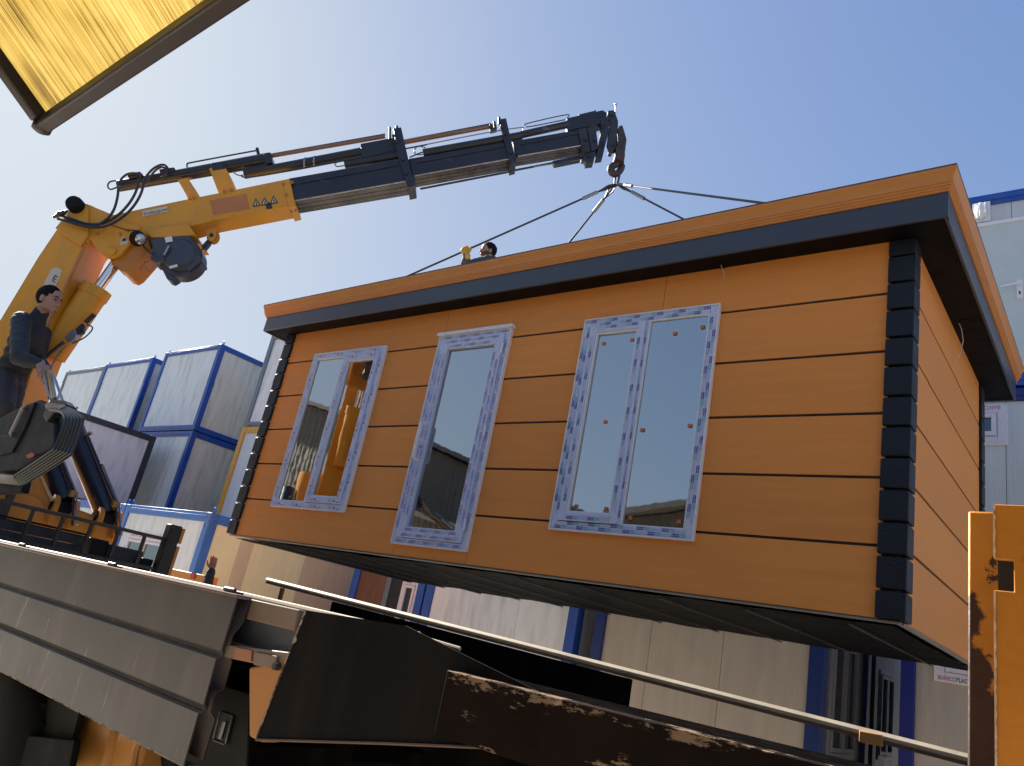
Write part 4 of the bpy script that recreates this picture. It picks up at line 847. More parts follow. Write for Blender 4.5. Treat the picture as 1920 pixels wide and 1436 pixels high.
# far side: closed drop panel and top rail
ra, rb = on_y(500, 1086, 4.1), on_y(1822, 1423, 4.1)
MB().bar(ra, rb, .030, .034, up=(0, -.75, .66)).build('far_rail', WOODR, truck, bevel=.006)
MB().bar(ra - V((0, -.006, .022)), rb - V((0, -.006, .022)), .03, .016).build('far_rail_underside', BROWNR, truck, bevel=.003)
MB().prism([V((-4.95, 4.03, 1.24)), V((-2.26, 4.03, 1.24)), V((-2.26, 4.03, 1.425)), V((-4.95, 4.03, 1.517))], (0, .04, 0)).build('far_drop_side', BLKPL, truck)
p = on_y(1634, 1386, 4.09); MB().box(p.x - .05, p.x + .05, 4.07, 4.09, p.z - .02, p.z + .03).build('rail_bracket', ORT, truck, bevel=.004)
for xx in (-5.7, -4.2, -2.3): MB().box(xx - .02, xx + .02, 4.075, 4.095, 1.2, ra.z - .03 - (xx - ra.x) / (rb.x - ra.x) * (ra.z - rb.z) - .002).build('rail_post', BROWNR, truck)
# headboard at the front of the bed: bars, navy sheet, boxes, end post
HX = -7.9
BAR = mat('dark bar steel', (.07, .06, .055), .4, metal=.4, var=.3)
hb = MB().box(HX - .02, HX + .02, 1.7, 4.10, 1.775, 1.81).build('headboard', BAR, truck, bevel=.004)
MB().box(HX - .02, HX + .02, 1.7, 4.10, 1.47, 1.50).build('lower_bar', BAR, hb, bevel=.004)
for k in range(9):
    y_ = 1.95 + .272 * k; MB().bar((HX, y_, 1.5), (HX, y_ + .0, 1.775), .032, .03, up=(0, 1, 0)).build('upright', BAR, hb, bevel=.003)
ns = mat('dark navy sheet', (.022, .028, .042), .4, var=.15)
for k in range(2): MB().box(HX - .14 - .012 * k, HX - .12, 1.7, 3.36, 1.46 + .10 * k, 1.555 + .10 * k).build('corrugated_sheet', ns, hb, bevel=.012)
MB().box(HX - .15, HX - .11, 1.7, 3.36, 1.662, 1.68).build('sheet_edge', RUBBER, hb)
MB().box(HX - .55, HX - .06, 3.40, 3.56, 1.40, 1.655).build('tool_box', BLKP, truck, bevel=.01)
MB().box(HX - .45, HX - .06, 3.57, 3.93, 1.40, 1.63).build('tool_box', mat('worn black box', (.03, .033, .035), .5, var=.25, dirt=.3), truck, bevel=.01)
MB().box(HX - .40, HX - .06, 3.94, 4.06, 1.38, 1.57).build('tool_box', BLKP, truck, bevel=.01)
po = MB().box(HX - .06, HX + .06, 4.06, 4.19, 1.30, 1.955).build('end_post', mat('black weathered post', (.02, .02, .02), .6, var=.4, vscale=20, stretch=(1, 1, .2), bump=.6), truck, bevel=.01)
MB().box(HX - .05, HX + .062, 4.191, 4.225, 1.32, 1.75).build('post_strip', ORT, po, bevel=.004); MB().box(HX - .05, HX + .062, 4.191, 4.225, 1.78, 1.94).build('post_strip', ORT, po, bevel=.004)
# under the bed: wheel, mud flap, stabiliser legs, tank, slotted plate
for (wx, wy) in ((-5.55, 1.72), (-2.1, 1.95), (-5.55, 3.6), (-2.1, 3.5)):
    w_ = MB().lathe((wx, wy, .50), (0, 1, 0), [(0, .28), (.02, .44), (.06, .495), (.12, .505), (.2, .505), (.26, .495), (.29, .44), (.30, .28)], 40).build('wheel', RUBBER, truck)
    MB().lathe((wx, wy + .02, .50), (0, 1, 0), [(0, .27), (.05, .25), (.07, .12), (.0, .10), (.02, .04)], 28).build('rim', DSTEEL, w_)
MB().tube([(-5.55 + .62 * math.cos(a), 1.86, .5 + .62 * math.sin(a)) for a in [math.pi * (k / 12) for k in range(13)]], .02, 8).build('mudguard_rim', RUBBER, truck)
g = MB(); A = [V((-5.55 + .62 * math.cos(a), 1.68, .5 + .62 * math.sin(a))) for a in [math.pi * (k / 12) for k in range(13)]]
g.add(A + [p + V((0, .4, 0)) for p in A], [(i, i + 1, 13 + i + 1, 13 + i) for i in range(12)]); g.build('mudguard', RUBBER, truck)
t_y('mud_flap', [(28, 1284), (150, 1330), (120, 1440), (26, 1440)], 1.72, 1.75, mat('dusty mud flap', (.016, .016, .014), .7, var=.2, spec=.2), bevel=.004)
fe = t_y('fender_flap', [(52, 1378), (140, 1386), (128, 1445), (30, 1445)], 1.66, 1.69, mat('dark rubber flap', (.010, .010, .010), .75, spec=.15, var=.4, dirt=.5, dcol=(.03, .027, .022)), bevel=.006)
MB().tube(smooth_path([on_y(44, 1292, 1.71), on_y(40, 1330, 1.71), on_y(31, 1370, 1.71), on_y(25, 1396, 1.71), on_y(44, 1398, 1.71)]), .006, 6).build('fender_edge', CHIP, truck)
wc = on_y(-75, 1425, 1.60); w_ = MB().lathe((wc.x, 1.60, .50), (0, 1, 0), [(0, .30), (.015, .40), (.05, .47), (.09, .50), (.24, .50), (.28, .47), (.30, .30)], 48).build('wheel', RUBBER, truck)
for k in range(36):
    a = k * math.pi / 18; MB().box(wc.x + .498 * math.cos(a) - .012, wc.x + .498 * math.cos(a) + .012, 1.70, 1.83, .5 + .498 * math.sin(a) - .012, .5 + .498 * math.sin(a) + .012).build('tread_block', RUBBER, w_)
sl_ = mat('worn stabiliser paint', (.55, .24, .05), .45, var=.1, wear=(3, 3, .6), wscale=4, wpos=.6, wcol=(.42, .36, .29))
t_y('stabiliser_leg', [(158, 1322), (218, 1346), (190, 1460), (118, 1460)], 1.78, 1.98, sl_, bevel=.03)
t_y('stabiliser_leg', [(222, 1346), (272, 1366), (246, 1460), (194, 1460)], 1.80, 2.0, sl_, bevel=.03)
pts = [on_y(u, v_, 1.8) for (u, v_) in ((270, 1366), (262, 1385), (254, 1404), (246, 1445))]; MB().tube(pts, .02, 8).build('stabiliser_pipe', sl_, truck)
t_y('air_tank', [(278, 1372), (335, 1392), (322, 1445), (258, 1445)], 1.9, 2.3, BLKP, bevel=.05)
pl_ = t_y('slotted_plate', [(398, 1278), (470, 1298), (462, 1452), (336, 1452)], 1.88, 1.93, mat('dark scuffed plate', (.012, .011, .009), .6, var=.4, spec=.2, wear=(1, 1, 1), wscale=12, wpos=.7, wcol=(.06, .05, .04)), bevel=.006)
t_y('slot', [(414, 1333), (436, 1340), (424, 1394), (400, 1386)], 1.874, 1.882, BLACKJ, pl_, bevel=0)
m_ = MB(); 
for (a, b) in (((413, 1333), (400, 1385)), ((400, 1386), (421, 1394)), ((436, 1341), (423, 1393))): m_.tube([on_y(*a, 1.872), on_y(*b, 1.872)], .004, 6)
m_.build('slot_rim', STEEL, pl_)
MB().tube([on_y(421, 1352, 1.868), on_y(412, 1384, 1.868)], .008, 8).build('slot_chain', STEEL, pl_)
t_y('under_box', [(480, 1392), (990, 1412), (1500, 1470), (470, 1470)], 1.9, 2.2, BLKPL, bevel=.01)
# orange tail post close to the viewer, with its slotted lock plate
RUST = mat('rusted orange post', (.58, .22, .02), .45, var=.1, vscale=6, wear=(1, 1, 1), wscale=15, wpos=.575, wsoft=.03, wcol=(.05, .02, .012), bump=.15)
nt_ = RUST.node_tree
# rust creeps up from the foot of the post (its own stain, fixed to the steel)
def foot_rust(M, z_lo, z_hi, x_edge):
    nt = M.node_tree; b = nt.nodes['Principled BSDF']; src = b.inputs['Base Color'].links[0].from_socket
    g_ = _n(nt, 'ShaderNodeNewGeometry'); sx = _n(nt, 'ShaderNodeSeparateXYZ'); nt.links.new(g_.outputs['Position'], sx.inputs[0])
    no = _n(nt, 'ShaderNodeTexNoise'); no.inputs['Scale'].default_value = 22; no.inputs['Detail'].default_value = 8; nt.links.new(g_.outputs['Position'], no.inputs['Vector'])
    r_ = _n(nt, 'ShaderNodeMapRange'); r_.inputs[1].default_value = z_lo; r_.inputs[2].default_value = z_hi; r_.inputs[3].default_value = 1; r_.inputs[4].default_value = 0; nt.links.new(sx.outputs[2], r_.inputs[0])
    rx = _n(nt, 'ShaderNodeMapRange'); rx.inputs[1].default_value = x_edge - .05; rx.inputs[2].default_value = x_edge; rx.inputs[3].default_value = .28; rx.inputs[4].default_value = -.2; nt.links.new(sx.outputs[0], rx.inputs[0])
    a1 = _n(nt, 'ShaderNodeMath', operation='ADD'); nt.links.new(r_.outputs[0], a1.inputs[0]); nt.links.new(rx.outputs[0], a1.inputs[1])
    a2 = _n(nt, 'ShaderNodeMath', operation='ADD'); nt.links.new(a1.outputs[0], a2.inputs[0]); nt.links.new(no.outputs['Fac'], a2.inputs[1])
    cr = _n(nt, 'ShaderNodeMapRange'); cr.inputs[1].default_value = 1.02; cr.inputs[2].default_value = 1.08; nt.links.new(a2.outputs[0], cr.inputs[0])
    mx = _n(nt, 'ShaderNodeMix', data_type='RGBA'); nt.links.new(cr.outputs[0], mx.inputs[0]); nt.links.new(src, mx.inputs[6]); mx.inputs[7].default_value = (.05, .02, .012, 1)
    nt.links.new(mx.outputs[2], b.inputs['Base Color'])
foot_rust(RUST, 1.45, 1.90, -.205)
def edge_chips(M, z0, z1, col):
    """paint knocked off along the upper edge of the beam"""
    nt = M.node_tree; b = nt.nodes['Principled BSDF']; src = b.inputs['Base Color'].links[0].from_socket
    g_ = _n(nt, 'ShaderNodeNewGeometry'); sx = _n(nt, 'ShaderNodeSeparateXYZ'); nt.links.new(g_.outputs['Position'], sx.inputs[0])
    mp = _n(nt, 'ShaderNodeMapping'); mp.inputs['Scale'].default_value = (1.6, 1, 5); nt.links.new(g_.outputs['Position'], mp.inputs[0])
    no = _n(nt, 'ShaderNodeTexNoise'); no.inputs['Scale'].default_value = 15; no.inputs['Detail'].default_value = 9; no.inputs['Roughness'].default_value = .75; nt.links.new(mp.outputs[0], no.inputs['Vector'])
    lo = _n(nt, 'ShaderNodeTexNoise'); lo.inputs['Scale'].default_value = 3.5; nt.links.new(g_.outputs['Position'], lo.inputs['Vector'])
    r_ = _n(nt, 'ShaderNodeMapRange'); r_.inputs[1].default_value = z0; r_.inputs[2].default_value = z1; r_.inputs[3].default_value = -.35; r_.inputs[4].default_value = .06; nt.links.new(sx.outputs[2], r_.inputs[0])
    a1 = _n(nt, 'ShaderNodeMath', operation='ADD'); nt.links.new(r_.outputs[0], a1.inputs[0]); nt.links.new(no.outputs['Fac'], a1.inputs[1])
    a2 = _n(nt, 'ShaderNodeMath', operation='MULTIPLY_ADD'); nt.links.new(lo.outputs['Fac'], a2.inputs[0]); a2.inputs[1].default_value = .7; nt.links.new(a1.outputs[0], a2.inputs[2])
    cr = _n(nt, 'ShaderNodeMapRange'); cr.inputs[1].default_value = .935; cr.inputs[2].default_value = .975; nt.links.new(a2.outputs[0], cr.inputs[0])
    mx = _n(nt, 'ShaderNodeMix', data_type='RGBA'); nt.links.new(cr.outputs[0], mx.inputs[0]); nt.links.new(src, mx.inputs[6]); mx.inputs[7].default_value = (*col, 1)
    nt.links.new(mx.outputs[2], b.inputs['Base Color'])
edge_chips(RUSTB, 1.335, 1.385, (.22, .15, .10))
post = MB().box(on_y(1815, 957, 1.62).x, -.19, 1.62, 1.67, .5, on_y(1830, 957, 1.62).z).build('tail_post', RUST, truck, bevel=.004)
RUST2 = mat('orange lock plate paint', (.56, .20, .015), .45, var=.12, vscale=5, wear=(1, 1, 1), wscale=13, wpos=.605, wsoft=.03, wcol=(.06, .026, .014), bump=.15)
yq = 1.5; xl = on_y(1863, 1000, yq).x; zt_ = on_y(1863, 944, yq).z; h0, h1 = on_y(1866, 1105, yq).z, on_y(1866, 1047, yq).z; hx0, hx1 = on_y(1877, 1075, yq).x, on_y(1901, 1075, yq).x
MB().prism([V((x, yq, z)) for (x, z) in ((xl, .5), (.12, .5), (.12, zt_), (xl, zt_), (xl, h1), (hx1, h1), (hx1, h0), (xl, h0))], (0, .012, 0)).build('lock_plate', RUST2, truck, bevel=.0015)
MB().box(xl + .002, hx1, yq + .03, yq + .035, h0 - .01, h1 + .01).build('lock_recess', BLACKJ, truck)
m_ = MB(); rr = random.Random(9); z = .6
def edge_strip(z0, z1):
    n = int((z1 - z0) / .004); A = []
    for k in range(n + 1):
        z = z0 + (z1 - z0) * k / n; w_ = .0026 + .0016 * noise.noise(V((z * 90, 0, 0))) + .0016 * noise.noise(V((z * 300, 3, 0)))
        A += [V((xl - .0012, yq + .004, z)), V((xl - .0006, yq - .0016, z)), V((xl + max(.0006, w_), yq - .0016, z))]
    m_.add(A, [(3 * k + j, 3 * k + j + 1, 3 * k + j + 4, 3 * k + j + 3) for k in range(n) for j in (0, 1)])
edge_strip(.6, h0 - .001); edge_strip(h1 + .001, zt_)
m_.build('worn_edge', mat('bare worn edge', (.62, .45, .30), .45, var=.35, vscale=40), truck)

# ------------------------------------------------------------------ awning over the viewer and the sheds behind (seen in the window glass)
def flute_mat():
    M = bpy.data.materials.new('yellowed translucent sheet'); M.use_nodes = True; nt = M.node_tree; nt.nodes.clear()
    out = _n(nt, 'ShaderNodeOutputMaterial'); tr = _n(nt, 'ShaderNodeBsdfTranslucent'); df = _n(nt, 'ShaderNodeBsdfDiffuse'); gl = _n(nt, 'ShaderNodeBsdfGlossy'); gl.inputs['Roughness'].default_value = .25
    g = _n(nt, 'ShaderNodeNewGeometry'); mp = _n(nt, 'ShaderNodeMapping'); mp.inputs['Scale'].default_value = (150, .3, .3); nt.links.new(g.outputs['Position'], mp.inputs[0])
    n1 = _n(nt, 'ShaderNodeTexNoise'); n1.inputs['Scale'].default_value = 1.0; n1.inputs['Detail'].default_value = 5; n1.inputs['Roughness'].default_value = .65; nt.links.new(mp.outputs[0], n1.inputs['Vector'])
    n2 = _n(nt, 'ShaderNodeTexNoise'); n2.inputs['Scale'].default_value = 5; n2.inputs['Detail'].default_value = 5; nt.links.new(g.outputs['Position'], n2.inputs['Vector'])
    ad = _n(nt, 'ShaderNodeMath', operation='ADD'); nt.links.new(n1.outputs['Fac'], ad.inputs[0]); ml = _n(nt, 'ShaderNodeMath', operation='MULTIPLY'); nt.links.new(n2.outputs['Fac'], ml.inputs[0]); ml.inputs[1].default_value = .42; nt.links.new(ml.outputs[0], ad.inputs[1])
    cr = _n(nt, 'ShaderNodeValToRGB'); e = cr.color_ramp.elements; e[0].position = .55; e[0].color = (.07, .04, .008, 1); e[1].position = .95; e[1].color = (.50, .37, .12, 1)
    k = e.new(.70); k.color = (.30, .20, .035, 1)
    nt.links.new(ad.outputs[0], cr.inputs[0]); nt.links.new(cr.outputs[0], tr.inputs['Color']); nt.links.new(cr.outputs[0], df.inputs['Color'])
    m1 = _n(nt, 'ShaderNodeMixShader'); m1.inputs[0].default_value = .22; nt.links.new(tr.outputs[0], m1.inputs[1]); nt.links.new(df.outputs[0], m1.inputs[2])
    m2 = _n(nt, 'ShaderNodeMixShader'); m2.inputs[0].default_value = .06; nt.links.new(m1.outputs[0], m2.inputs[1]); nt.links.new(gl.outputs[0], m2.inputs[2])
    nt.links.new(m2.outputs[0], out.inputs['Surface']); return M
AX0, AX1, AY0, AZ0 = -3.185, 4.0, .641, 3.0
SL = (.447 - .668, 3.138 - 3.0); sl_l = math.hypot(*SL); sd = V((0, SL[0] / sl_l, SL[1] / sl_l)); LEN = 3.4
awn = thing('awning', 'yellowed fluted plastic awning in a dark steel frame, top left corner', 'awning', (AX0, AY0, AZ0))
DF = mat('dark rusty frame tube', (.035, .022, .018), .5, var=.3, wear=(1, 1, 1), wscale=8, wpos=.66, wcol=(.09, .05, .035))
nrm = V((1, 0, 0)).cross(sd).normalized(); nrm = nrm if nrm.z > 0 else -nrm
N_ = 1450; g = MB(); A = []; B = []
for i in range(N_ + 1):
    x = AX0 - .01 + (AX1 - AX0 + .02) * i / N_; h = .006 + (.0035 if i % 2 else 0)
    p = V((x, AY0 - .01, AZ0)) + nrm * (.026 + h); A.append(p); B.append(p + sd * LEN)
g.add(A + B, [(i, i + 1, N_ + 1 + i + 1, N_ + 1 + i) for i in range(N_)]); g.build('fluted_sheet', flute_mat(), awn, smooth=False)
def tube_bar(a, b, name): return MB().bar(a, b, .052, .052).build(name, DF, awn, bevel=.008)
o0 = V((AX0, AY0, AZ0)); o1 = V((AX1, AY0, AZ0))
tube_bar(o0 + V((-.0, 0, 0)), o1, 'front_tube'); tube_bar(o0 + sd * .028, o0 + sd * LEN, 'side_tube'); tube_bar(o1 + sd * .028, o1 + sd * LEN, 'side_tube')
MB().lathe(o0 + V((-.012, .0, -.03)), (0, 0, 1), [(0, .02), (.008, .034), (.05, .036), (.06, .03)], 16).build('corner_cap', DF, awn)
for k in range(1, 3): tube_bar(o0 + sd * (LEN * k / 2.0 - .03) + V((.03, 0, 0)), o1 + sd * (LEN * k / 2.0 - .03) - V((.03, 0, 0)), 'cross_tube')
for xx in (AX0 + .05, AX1 - .05): 
    e = V((xx, AY0, AZ0)) + sd * (LEN - .05); MB().box(xx - .03, xx + .03, e.y - .03, e.y + .03, 0, e.z - .03).build('awning_post', DF, awn)
SHEDW = mat('brown olive corrugated cladding', (.15, .125, .095), .6, var=.15, stripes=(.2, .8, 'xy'), dirt=.3); SHEDR = mat('weathered shed roof', (.16, .14, .12), .7, var=.2)
def shed(label, x0, x1, za, zb, y0, y1):
    t_ = thing('storage_shed', label, 'shed', ((x0 + x1) / 2, (y0 + y1) / 2, 0))
    MB().prism([V((x0, y1, 0)), V((x1, y1, 0)), V((x1, y1, zb)), V((x0, y1, za))], (0, y0 - y1, 0)).build('shed_walls', SHEDW, t_, smooth=False)
    MB().prism([V((x0 - .2, y1 + .25, za + .002)), V((x1 + .2, y1 + .25, zb + .002)), V((x1 + .2, y1 + .25, zb + .12)), V((x0 - .2, y1 + .25, za + .12))], (0, y0 - y1 - .5, 0)).build('roof', SHEDR, t_)
    return t_
shed('brown corrugated shed whose sloping roof shows in the window glass, behind the viewer', -7.7, 5, 4.02, 6.4, -9, -2.7)
shed('low olive shed reflected at the foot of the cabin door', -13.6, -8.0, 3.9, 2.9, -8, -2.7)
shed('tall brown shed reflected in the narrow cabin window', -30, -13.7, 9.4, 5.6, -12, -2.7)

# ------------------------------------------------------------------ people
SKIN = mat('skin', (.42, .235, .165), .5, var=.06, vscale=30); SKIND = mat('tanned skin', (.24, .115, .075), .5, var=.08, vscale=30)
HAIR = mat('dark hair', (.010, .008, .007), .75, spec=.15, var=.3, vscale=60, bump=.8, bscale=120)
JACK = mat('black blue jacket cloth', (.020, .024, .030), .75, var=.15, vscale=20, bump=.2, bscale=160); TROU = mat('charcoal trousers cloth', (.050, .047, .048), .8, var=.15, vscale=12, bump=.25, bscale=140)
SLATE = mat('slate grey jacket cloth', (.06, .07, .085), .8, var=.15, bump=.2, bscale=160); NAVJ = mat('dark navy sleeve cloth', (.012, .016, .028), .7, var=.2)
GLOVE = mat('yellow work glove', (.62, .33, .03), .6, var=.12); SHOE = mat('dark shoe', (.02, .018, .016), .5)
STUB = mat('dark stubble', (.085, .05, .036), .7, var=.3, vscale=200); EYEW = mat('eye', (.05, .035, .03), .2); LIP = mat('lip', (.32, .13, .10), .5)
class Blob:
    def __init__(s): s.m = MB()
    def cap(s, a, ra, b, rb):
        a = V(a); b = V(b); s.m.tube([a, b], [ra, rb], 14); s.m.sphere(a, ra, 14); s.m.sphere(b, rb, 14); return s
    def chain(s, pts, rs):
        for i in range(len(pts) - 1): s.cap(pts[i], rs[i], pts[i + 1], rs[i + 1])
        return s
    def ell(s, c, r, R): s.m.sphere(c, r, 18, R); return s
    def build(s, name, mt, parent, voxel=.008, smooth=4, wrinkle=0.0, seed=0):
        me = s.m.mesh('tmp', None); o = bpy.data.objects.new('tmp', me); COL.objects.link(o)
        r = o.modifiers.new('r', 'REMESH'); r.mode = 'VOXEL'; r.voxel_size = voxel
        f_ = o.modifiers.new('s', 'SMOOTH'); f_.iterations = smooth; f_.factor = .5
        dg = bpy.context.evaluated_depsgraph_get(); me2 = bpy.data.meshes.new_from_object(o.evaluated_get(dg)); bpy.data.objects.remove(o)
        org = org_of(parent)
        n_ = len(me2.vertices); co = [0.0] * (3 * n_); no = [0.0] * (3 * n_); me2.vertices.foreach_get('co', co); me2.vertices.foreach_get('normal', no)
        for i in range(0, 3 * n_, 3):
            w = 0
            if wrinkle:
                q = V((co[i] * 9 + seed, co[i + 1] * 9, co[i + 2] * 22)); w = (noise.noise(q) + .5 * noise.noise(q * 2.1)) * wrinkle
            for j in (0, 1, 2): co[i + j] += no[i + j] * w - org[j]
        me2.vertices.foreach_set('co', co); me2.update()
        me2.name = name; me2.materials.clear(); me2.materials.append(mt)
        me2.polygons.foreach_set('use_smooth', [True] * len(me2.polygons))
        o = bpy.data.objects.new(name, me2); COL.objects.link(o); o.parent = parent; return o
def basis(f, u=V((0, 0, 1))):
    f = V(f).normalized(); l = V(u).cross(f).normalized(); u = f.cross(l); return Matrix((f, l, u)).transposed()
def hand(bl, wrist, d, pn, side, curl=.3, s=1.0, fat=0.0, spread=.10):
    """palm and five fingers: d towards the fingers, pn out of the palm, side = direction of the thumb"""
    wrist = V(wrist); d = V(d).normalized(); pn = (V(pn) - d * V(pn).dot(d)).normalized(); side = (V(side) - d * V(side).dot(d) - pn * V(side).dot(pn)).normalized()
    R = Matrix((d, side, pn)).transposed()
    bl.ell(wrist + d * .048 * s, (.058 * s, (.042 + fat) * s, (.017 + fat) * s), R); bl.cap(wrist - d * .03 * s, (.026 + fat) * s, wrist + d * .02 * s, (.024 + fat) * s)
    L = [.072, .080, .075, .058]; off = [.030, .010, -.010, -.029]
    for k in range(4):
        b = wrist + (d * (.085 - .006 * abs(k - 1)) + side * off[k]) * s; dd = (d + side * (off[k] / .03 * spread)).normalized(); p = [b - d * .03 * s, b]; a = 0
        for j, fr in enumerate((.45, .32, .23)):
            a += curl * (1.0, 1.15, .9)[j]; p.append(p[-1] + (dd * math.cos(a) + pn * math.sin(a)) * (L[k] * fr * s))
        bl.chain(p, [(.0105 + fat) * s, (.0105 + fat) * s, (.0095 + fat) * s, (.0088 + fat) * s, (.0075 + fat) * s])
    b = wrist + (d * .022 + side * .028) * s; t1 = (d * .62 + side * .70 + pn * .25).normalized(); t2 = (d * .85 + side * .30 + pn * (.2 + curl * .6)).normalized()
    bl.chain([b, b + t1 * .036 * s, b + t1 * .036 * s + t2 * .030 * s, b + t1 * .036 * s + t2 * .052 * s], [(.016 + fat) * s, (.0125 + fat) * s, (.0108 + fat) * s, (.009 + fat) * s])
def head(bl, c, F, U=V((0, 0, 1)), k=1.0):
    R = basis(F, U); f, l, u = R.col[0], R.col[1], R.col[2]; c = V(c)
    P = lambda a, b, d: c + (f * a + l * b + u * d) * k
    class K:
        def ell(s, c_, r, R_): bl.ell(c_, tuple(x * k for x in r), R_)
        def cap(s, a, ra, b, rb): bl.cap(a, ra * k, b, rb * k)
        def chain(s, p, r): bl.chain(p, [x * k for x in r])
    bl_ = K()
    bl_.ell(P(-.012, 0, .022), (.098, .078, .102), R); bl_.ell(P(.022, 0, -.035), (.070, .064, .082), R)
    bl_.ell(P(.060, 0, -.098), (.026, .030, .020), R); bl_.ell(P(.028, .0, -.080), (.052, .060, .036), R)
    for s_ in (-1, 1):
        bl_.ell(P(.052, .034 * s_, -.032), (.030, .026, .026), R); bl_.ell(P(-.010, .078 * s_, -.020), (.020, .011, .034), R); bl_.cap(P(.080, .012 * s_, .022), .012, P(.066, .048 * s_, .020), .012)
    bl_.chain([P(.086, 0, .010), P(.098, 0, -.015), P(.107, 0, -.036)], [.009, .011, .0135])
    for s_ in (-1, 1): bl_.ell(P(.096, .013 * s_, -.040), (.014, .010, .010), R)
    bl_.ell(P(.088, 0, -.066), (.013, .026, .009), R); bl_.ell(P(.085, 0, -.079), (.013, .022, .009), R); bl_.ell(P(.055, 0, .045), (.036, .058, .05), R)
    return P, R
def face_parts(par, P, R, k=1.0, hair_mt=HAIR, fringe=.062, beard=False):
    for s_ in (-1, 1):
        MB().sphere(P(.0825, .031 * s_, .000), (.008 * k, .013 * k, .0055 * k), 10, R).build('eye', EYEW, par)
        MB().tube([P(.094, .014 * s_, .020), P(.092, .032 * s_, .026), P(.078, .052 * s_, .020)], [.004, .0055, .003], 6).build('eyebrow', HAIR, par)
    MB().tube([P(.088, -.024, -.073), P(.1005, 0, -.072), P(.088, .024, -.073)], [.002, .0032, .002], 6).build('mouth', LIP, par)
    f, l, u = R.col[0], R.col[1], R.col[2]; c = P(0, 0, 0)
    m_ = MB(); m_.sphere(P(-.016, 0, .028), (.104 * k, .083 * k, .106 * k), 40, R)
    def keep(q):
        d = (q - c) / k; a, b, h = d.dot(f), d.dot(l), d.dot(u); jag = .012 * noise.noise(q * 55)
        line = fringe + jag if a > .055 else max(-.006, fringe + jag - (.055 - a) * 1.5)
        if a > -.012 and h > line: return True                            # crown, hairline dropping to the temples
        return a < -.012 + jag and h > -.075 + .5 * min(0, a + .03)       # back of the head
    m_.f = [fc for fc in m_.f if keep(sum((m_.v[i] for i in fc), V((0, 0, 0))) / len(fc))]
    for i, q in enumerate(m_.v): m_.v[i] = q + (q - c).normalized() * (.006 * noise.noise(q * 45) + .004 * noise.noise(q * 110))
    h = m_.build('hair', hair_mt, par); md = h.modifiers.new('thick', 'SOLIDIFY'); md.thickness = .012; md.offset = -1
    if beard:
        m_ = MB(); m_.sphere(P(.024, 0, -.040), (.0735 * k, .0675 * k, .086 * k), 36, R)
        def kb(q):
            d = (q - c) / k; a, b, h_ = d.dot(f), d.dot(l), d.dot(u)
            return h_ < -.052 + .25 * max(0, abs(b) - .03) * 2 and a > -.02 or (abs(b) > .05 and h_ < -.012 and -.02 < a < .03)
        m_.f = [fc for fc in m_.f if kb(sum((m_.v[i] for i in fc), V((0, 0, 0))) / len(fc))]; m_.build('beard', STUB, par)
def torso(bl, pel, nek, f, w=1.0, inf=0.0):
    """pelvis to neck base, flattened front to back"""
    f = V(f).normalized(); up = (nek - pel).normalized(); R = basis(f - up * f.dot(up), up)
    for (t, rf, rl, ru, df) in ((0.0, .115, .165, .12, -.01), (.22, .105, .150, .12, .015), (.42, .108, .152, .12, .02), (.62, .115, .165, .13, .012), (.78, .105, .175, .11, 0), (.90, .075, .140, .06, -.012)):
        bl.ell(pel.lerp(nek, t) + R.col[0] * df, (rf * w + inf, rl * w + inf, ru + inf), R)
    return R
def person(label, J, F, jacket, trousers, skin, group=None, hs=1.0, bulk=1.0, look=None, glove=None, beard=False, hands=None, fringe=.062, collar=.065):
    """J: joints in the yard - hc, neck, pel, sh/el/wr/hip/kn/an with r and l"""
    t_ = thing('person', label, 'person', (J['pel'].x, J['pel'].y, min(J['anr'].z, J['anl'].z) - .08), group)
    body = Blob(); P, R = head(body, J['hc'], look or F, k=hs)
    body.cap(J['neck'] - V((0, 0, .02)), .066, J['hc'] - V((0, 0, .05)) - V(F) * .012, .056); torso(body, J['pel'], J['neck'], F, .94)
    coat = Blob(); torso(coat, J['pel'], J['neck'], F, bulk, .016)
    coat.cap(J['neck'] - V((0, 0, .01)), .085 * hs, J['neck'] + (J['hc'] - J['neck']) * .42, collar * hs)
    leg = Blob(); leg.cap(J['hipr'], .14, J['hipl'], .14)
    for s_ in 'rl':
        sh, el, wr = J['sh' + s_], J['el' + s_], J['wr' + s_]
        body.chain([sh, el, wr], [.058, .043, .027]); coat.chain([sh, sh.lerp(el, .5), el, el.lerp(wr, .5), wr.lerp(el, .10)], [.080 * bulk, .073 * bulk, .064 * bulk, .056 * bulk, .046]); coat.cap(J['neck'].lerp(sh, .4), .075, sh, .078)
        hp, kn, an = J['hip' + s_], J['kn' + s_], J['an' + s_]
        body.chain([hp, kn, an], [.080, .055, .040]); leg.chain([hp, hp.lerp(kn, .5), kn, kn.lerp(an, .5), an], [.115 * bulk, .102 * bulk, .082 * bulk, .078, .066])
        sb = Blob(); fd = V((F[0], F[1], 0)).normalized(); sb.cap(an - V((0, 0, .045)) - fd * .05, .040, an - V((0, 0, .045)) + fd * .14, .035).cap(an, .05, an - V((0, 0, .04)), .045); sb.build('shoe', SHOE, t_, .012)
    gl = Blob()
    for (wr, d, pn, sd_, cu) in (hands or []): hand(gl if glove else body, wr, d, pn, sd_, cu, fat=.007 if glove else 0, s=1.12 if glove else hs)
    b = body.build('body', skin, t_, .0055, 3)
    if glove and gl.m.v: gl.build('glove', glove, t_, .0055, 2)
    coat.build('jacket', jacket, t_, .009, 4, .007, 3); leg.build('trousers', trousers, t_, .010, 4, .008, 7)
    face_parts(t_, P, R, hs, beard=beard, fringe=fringe); return t_
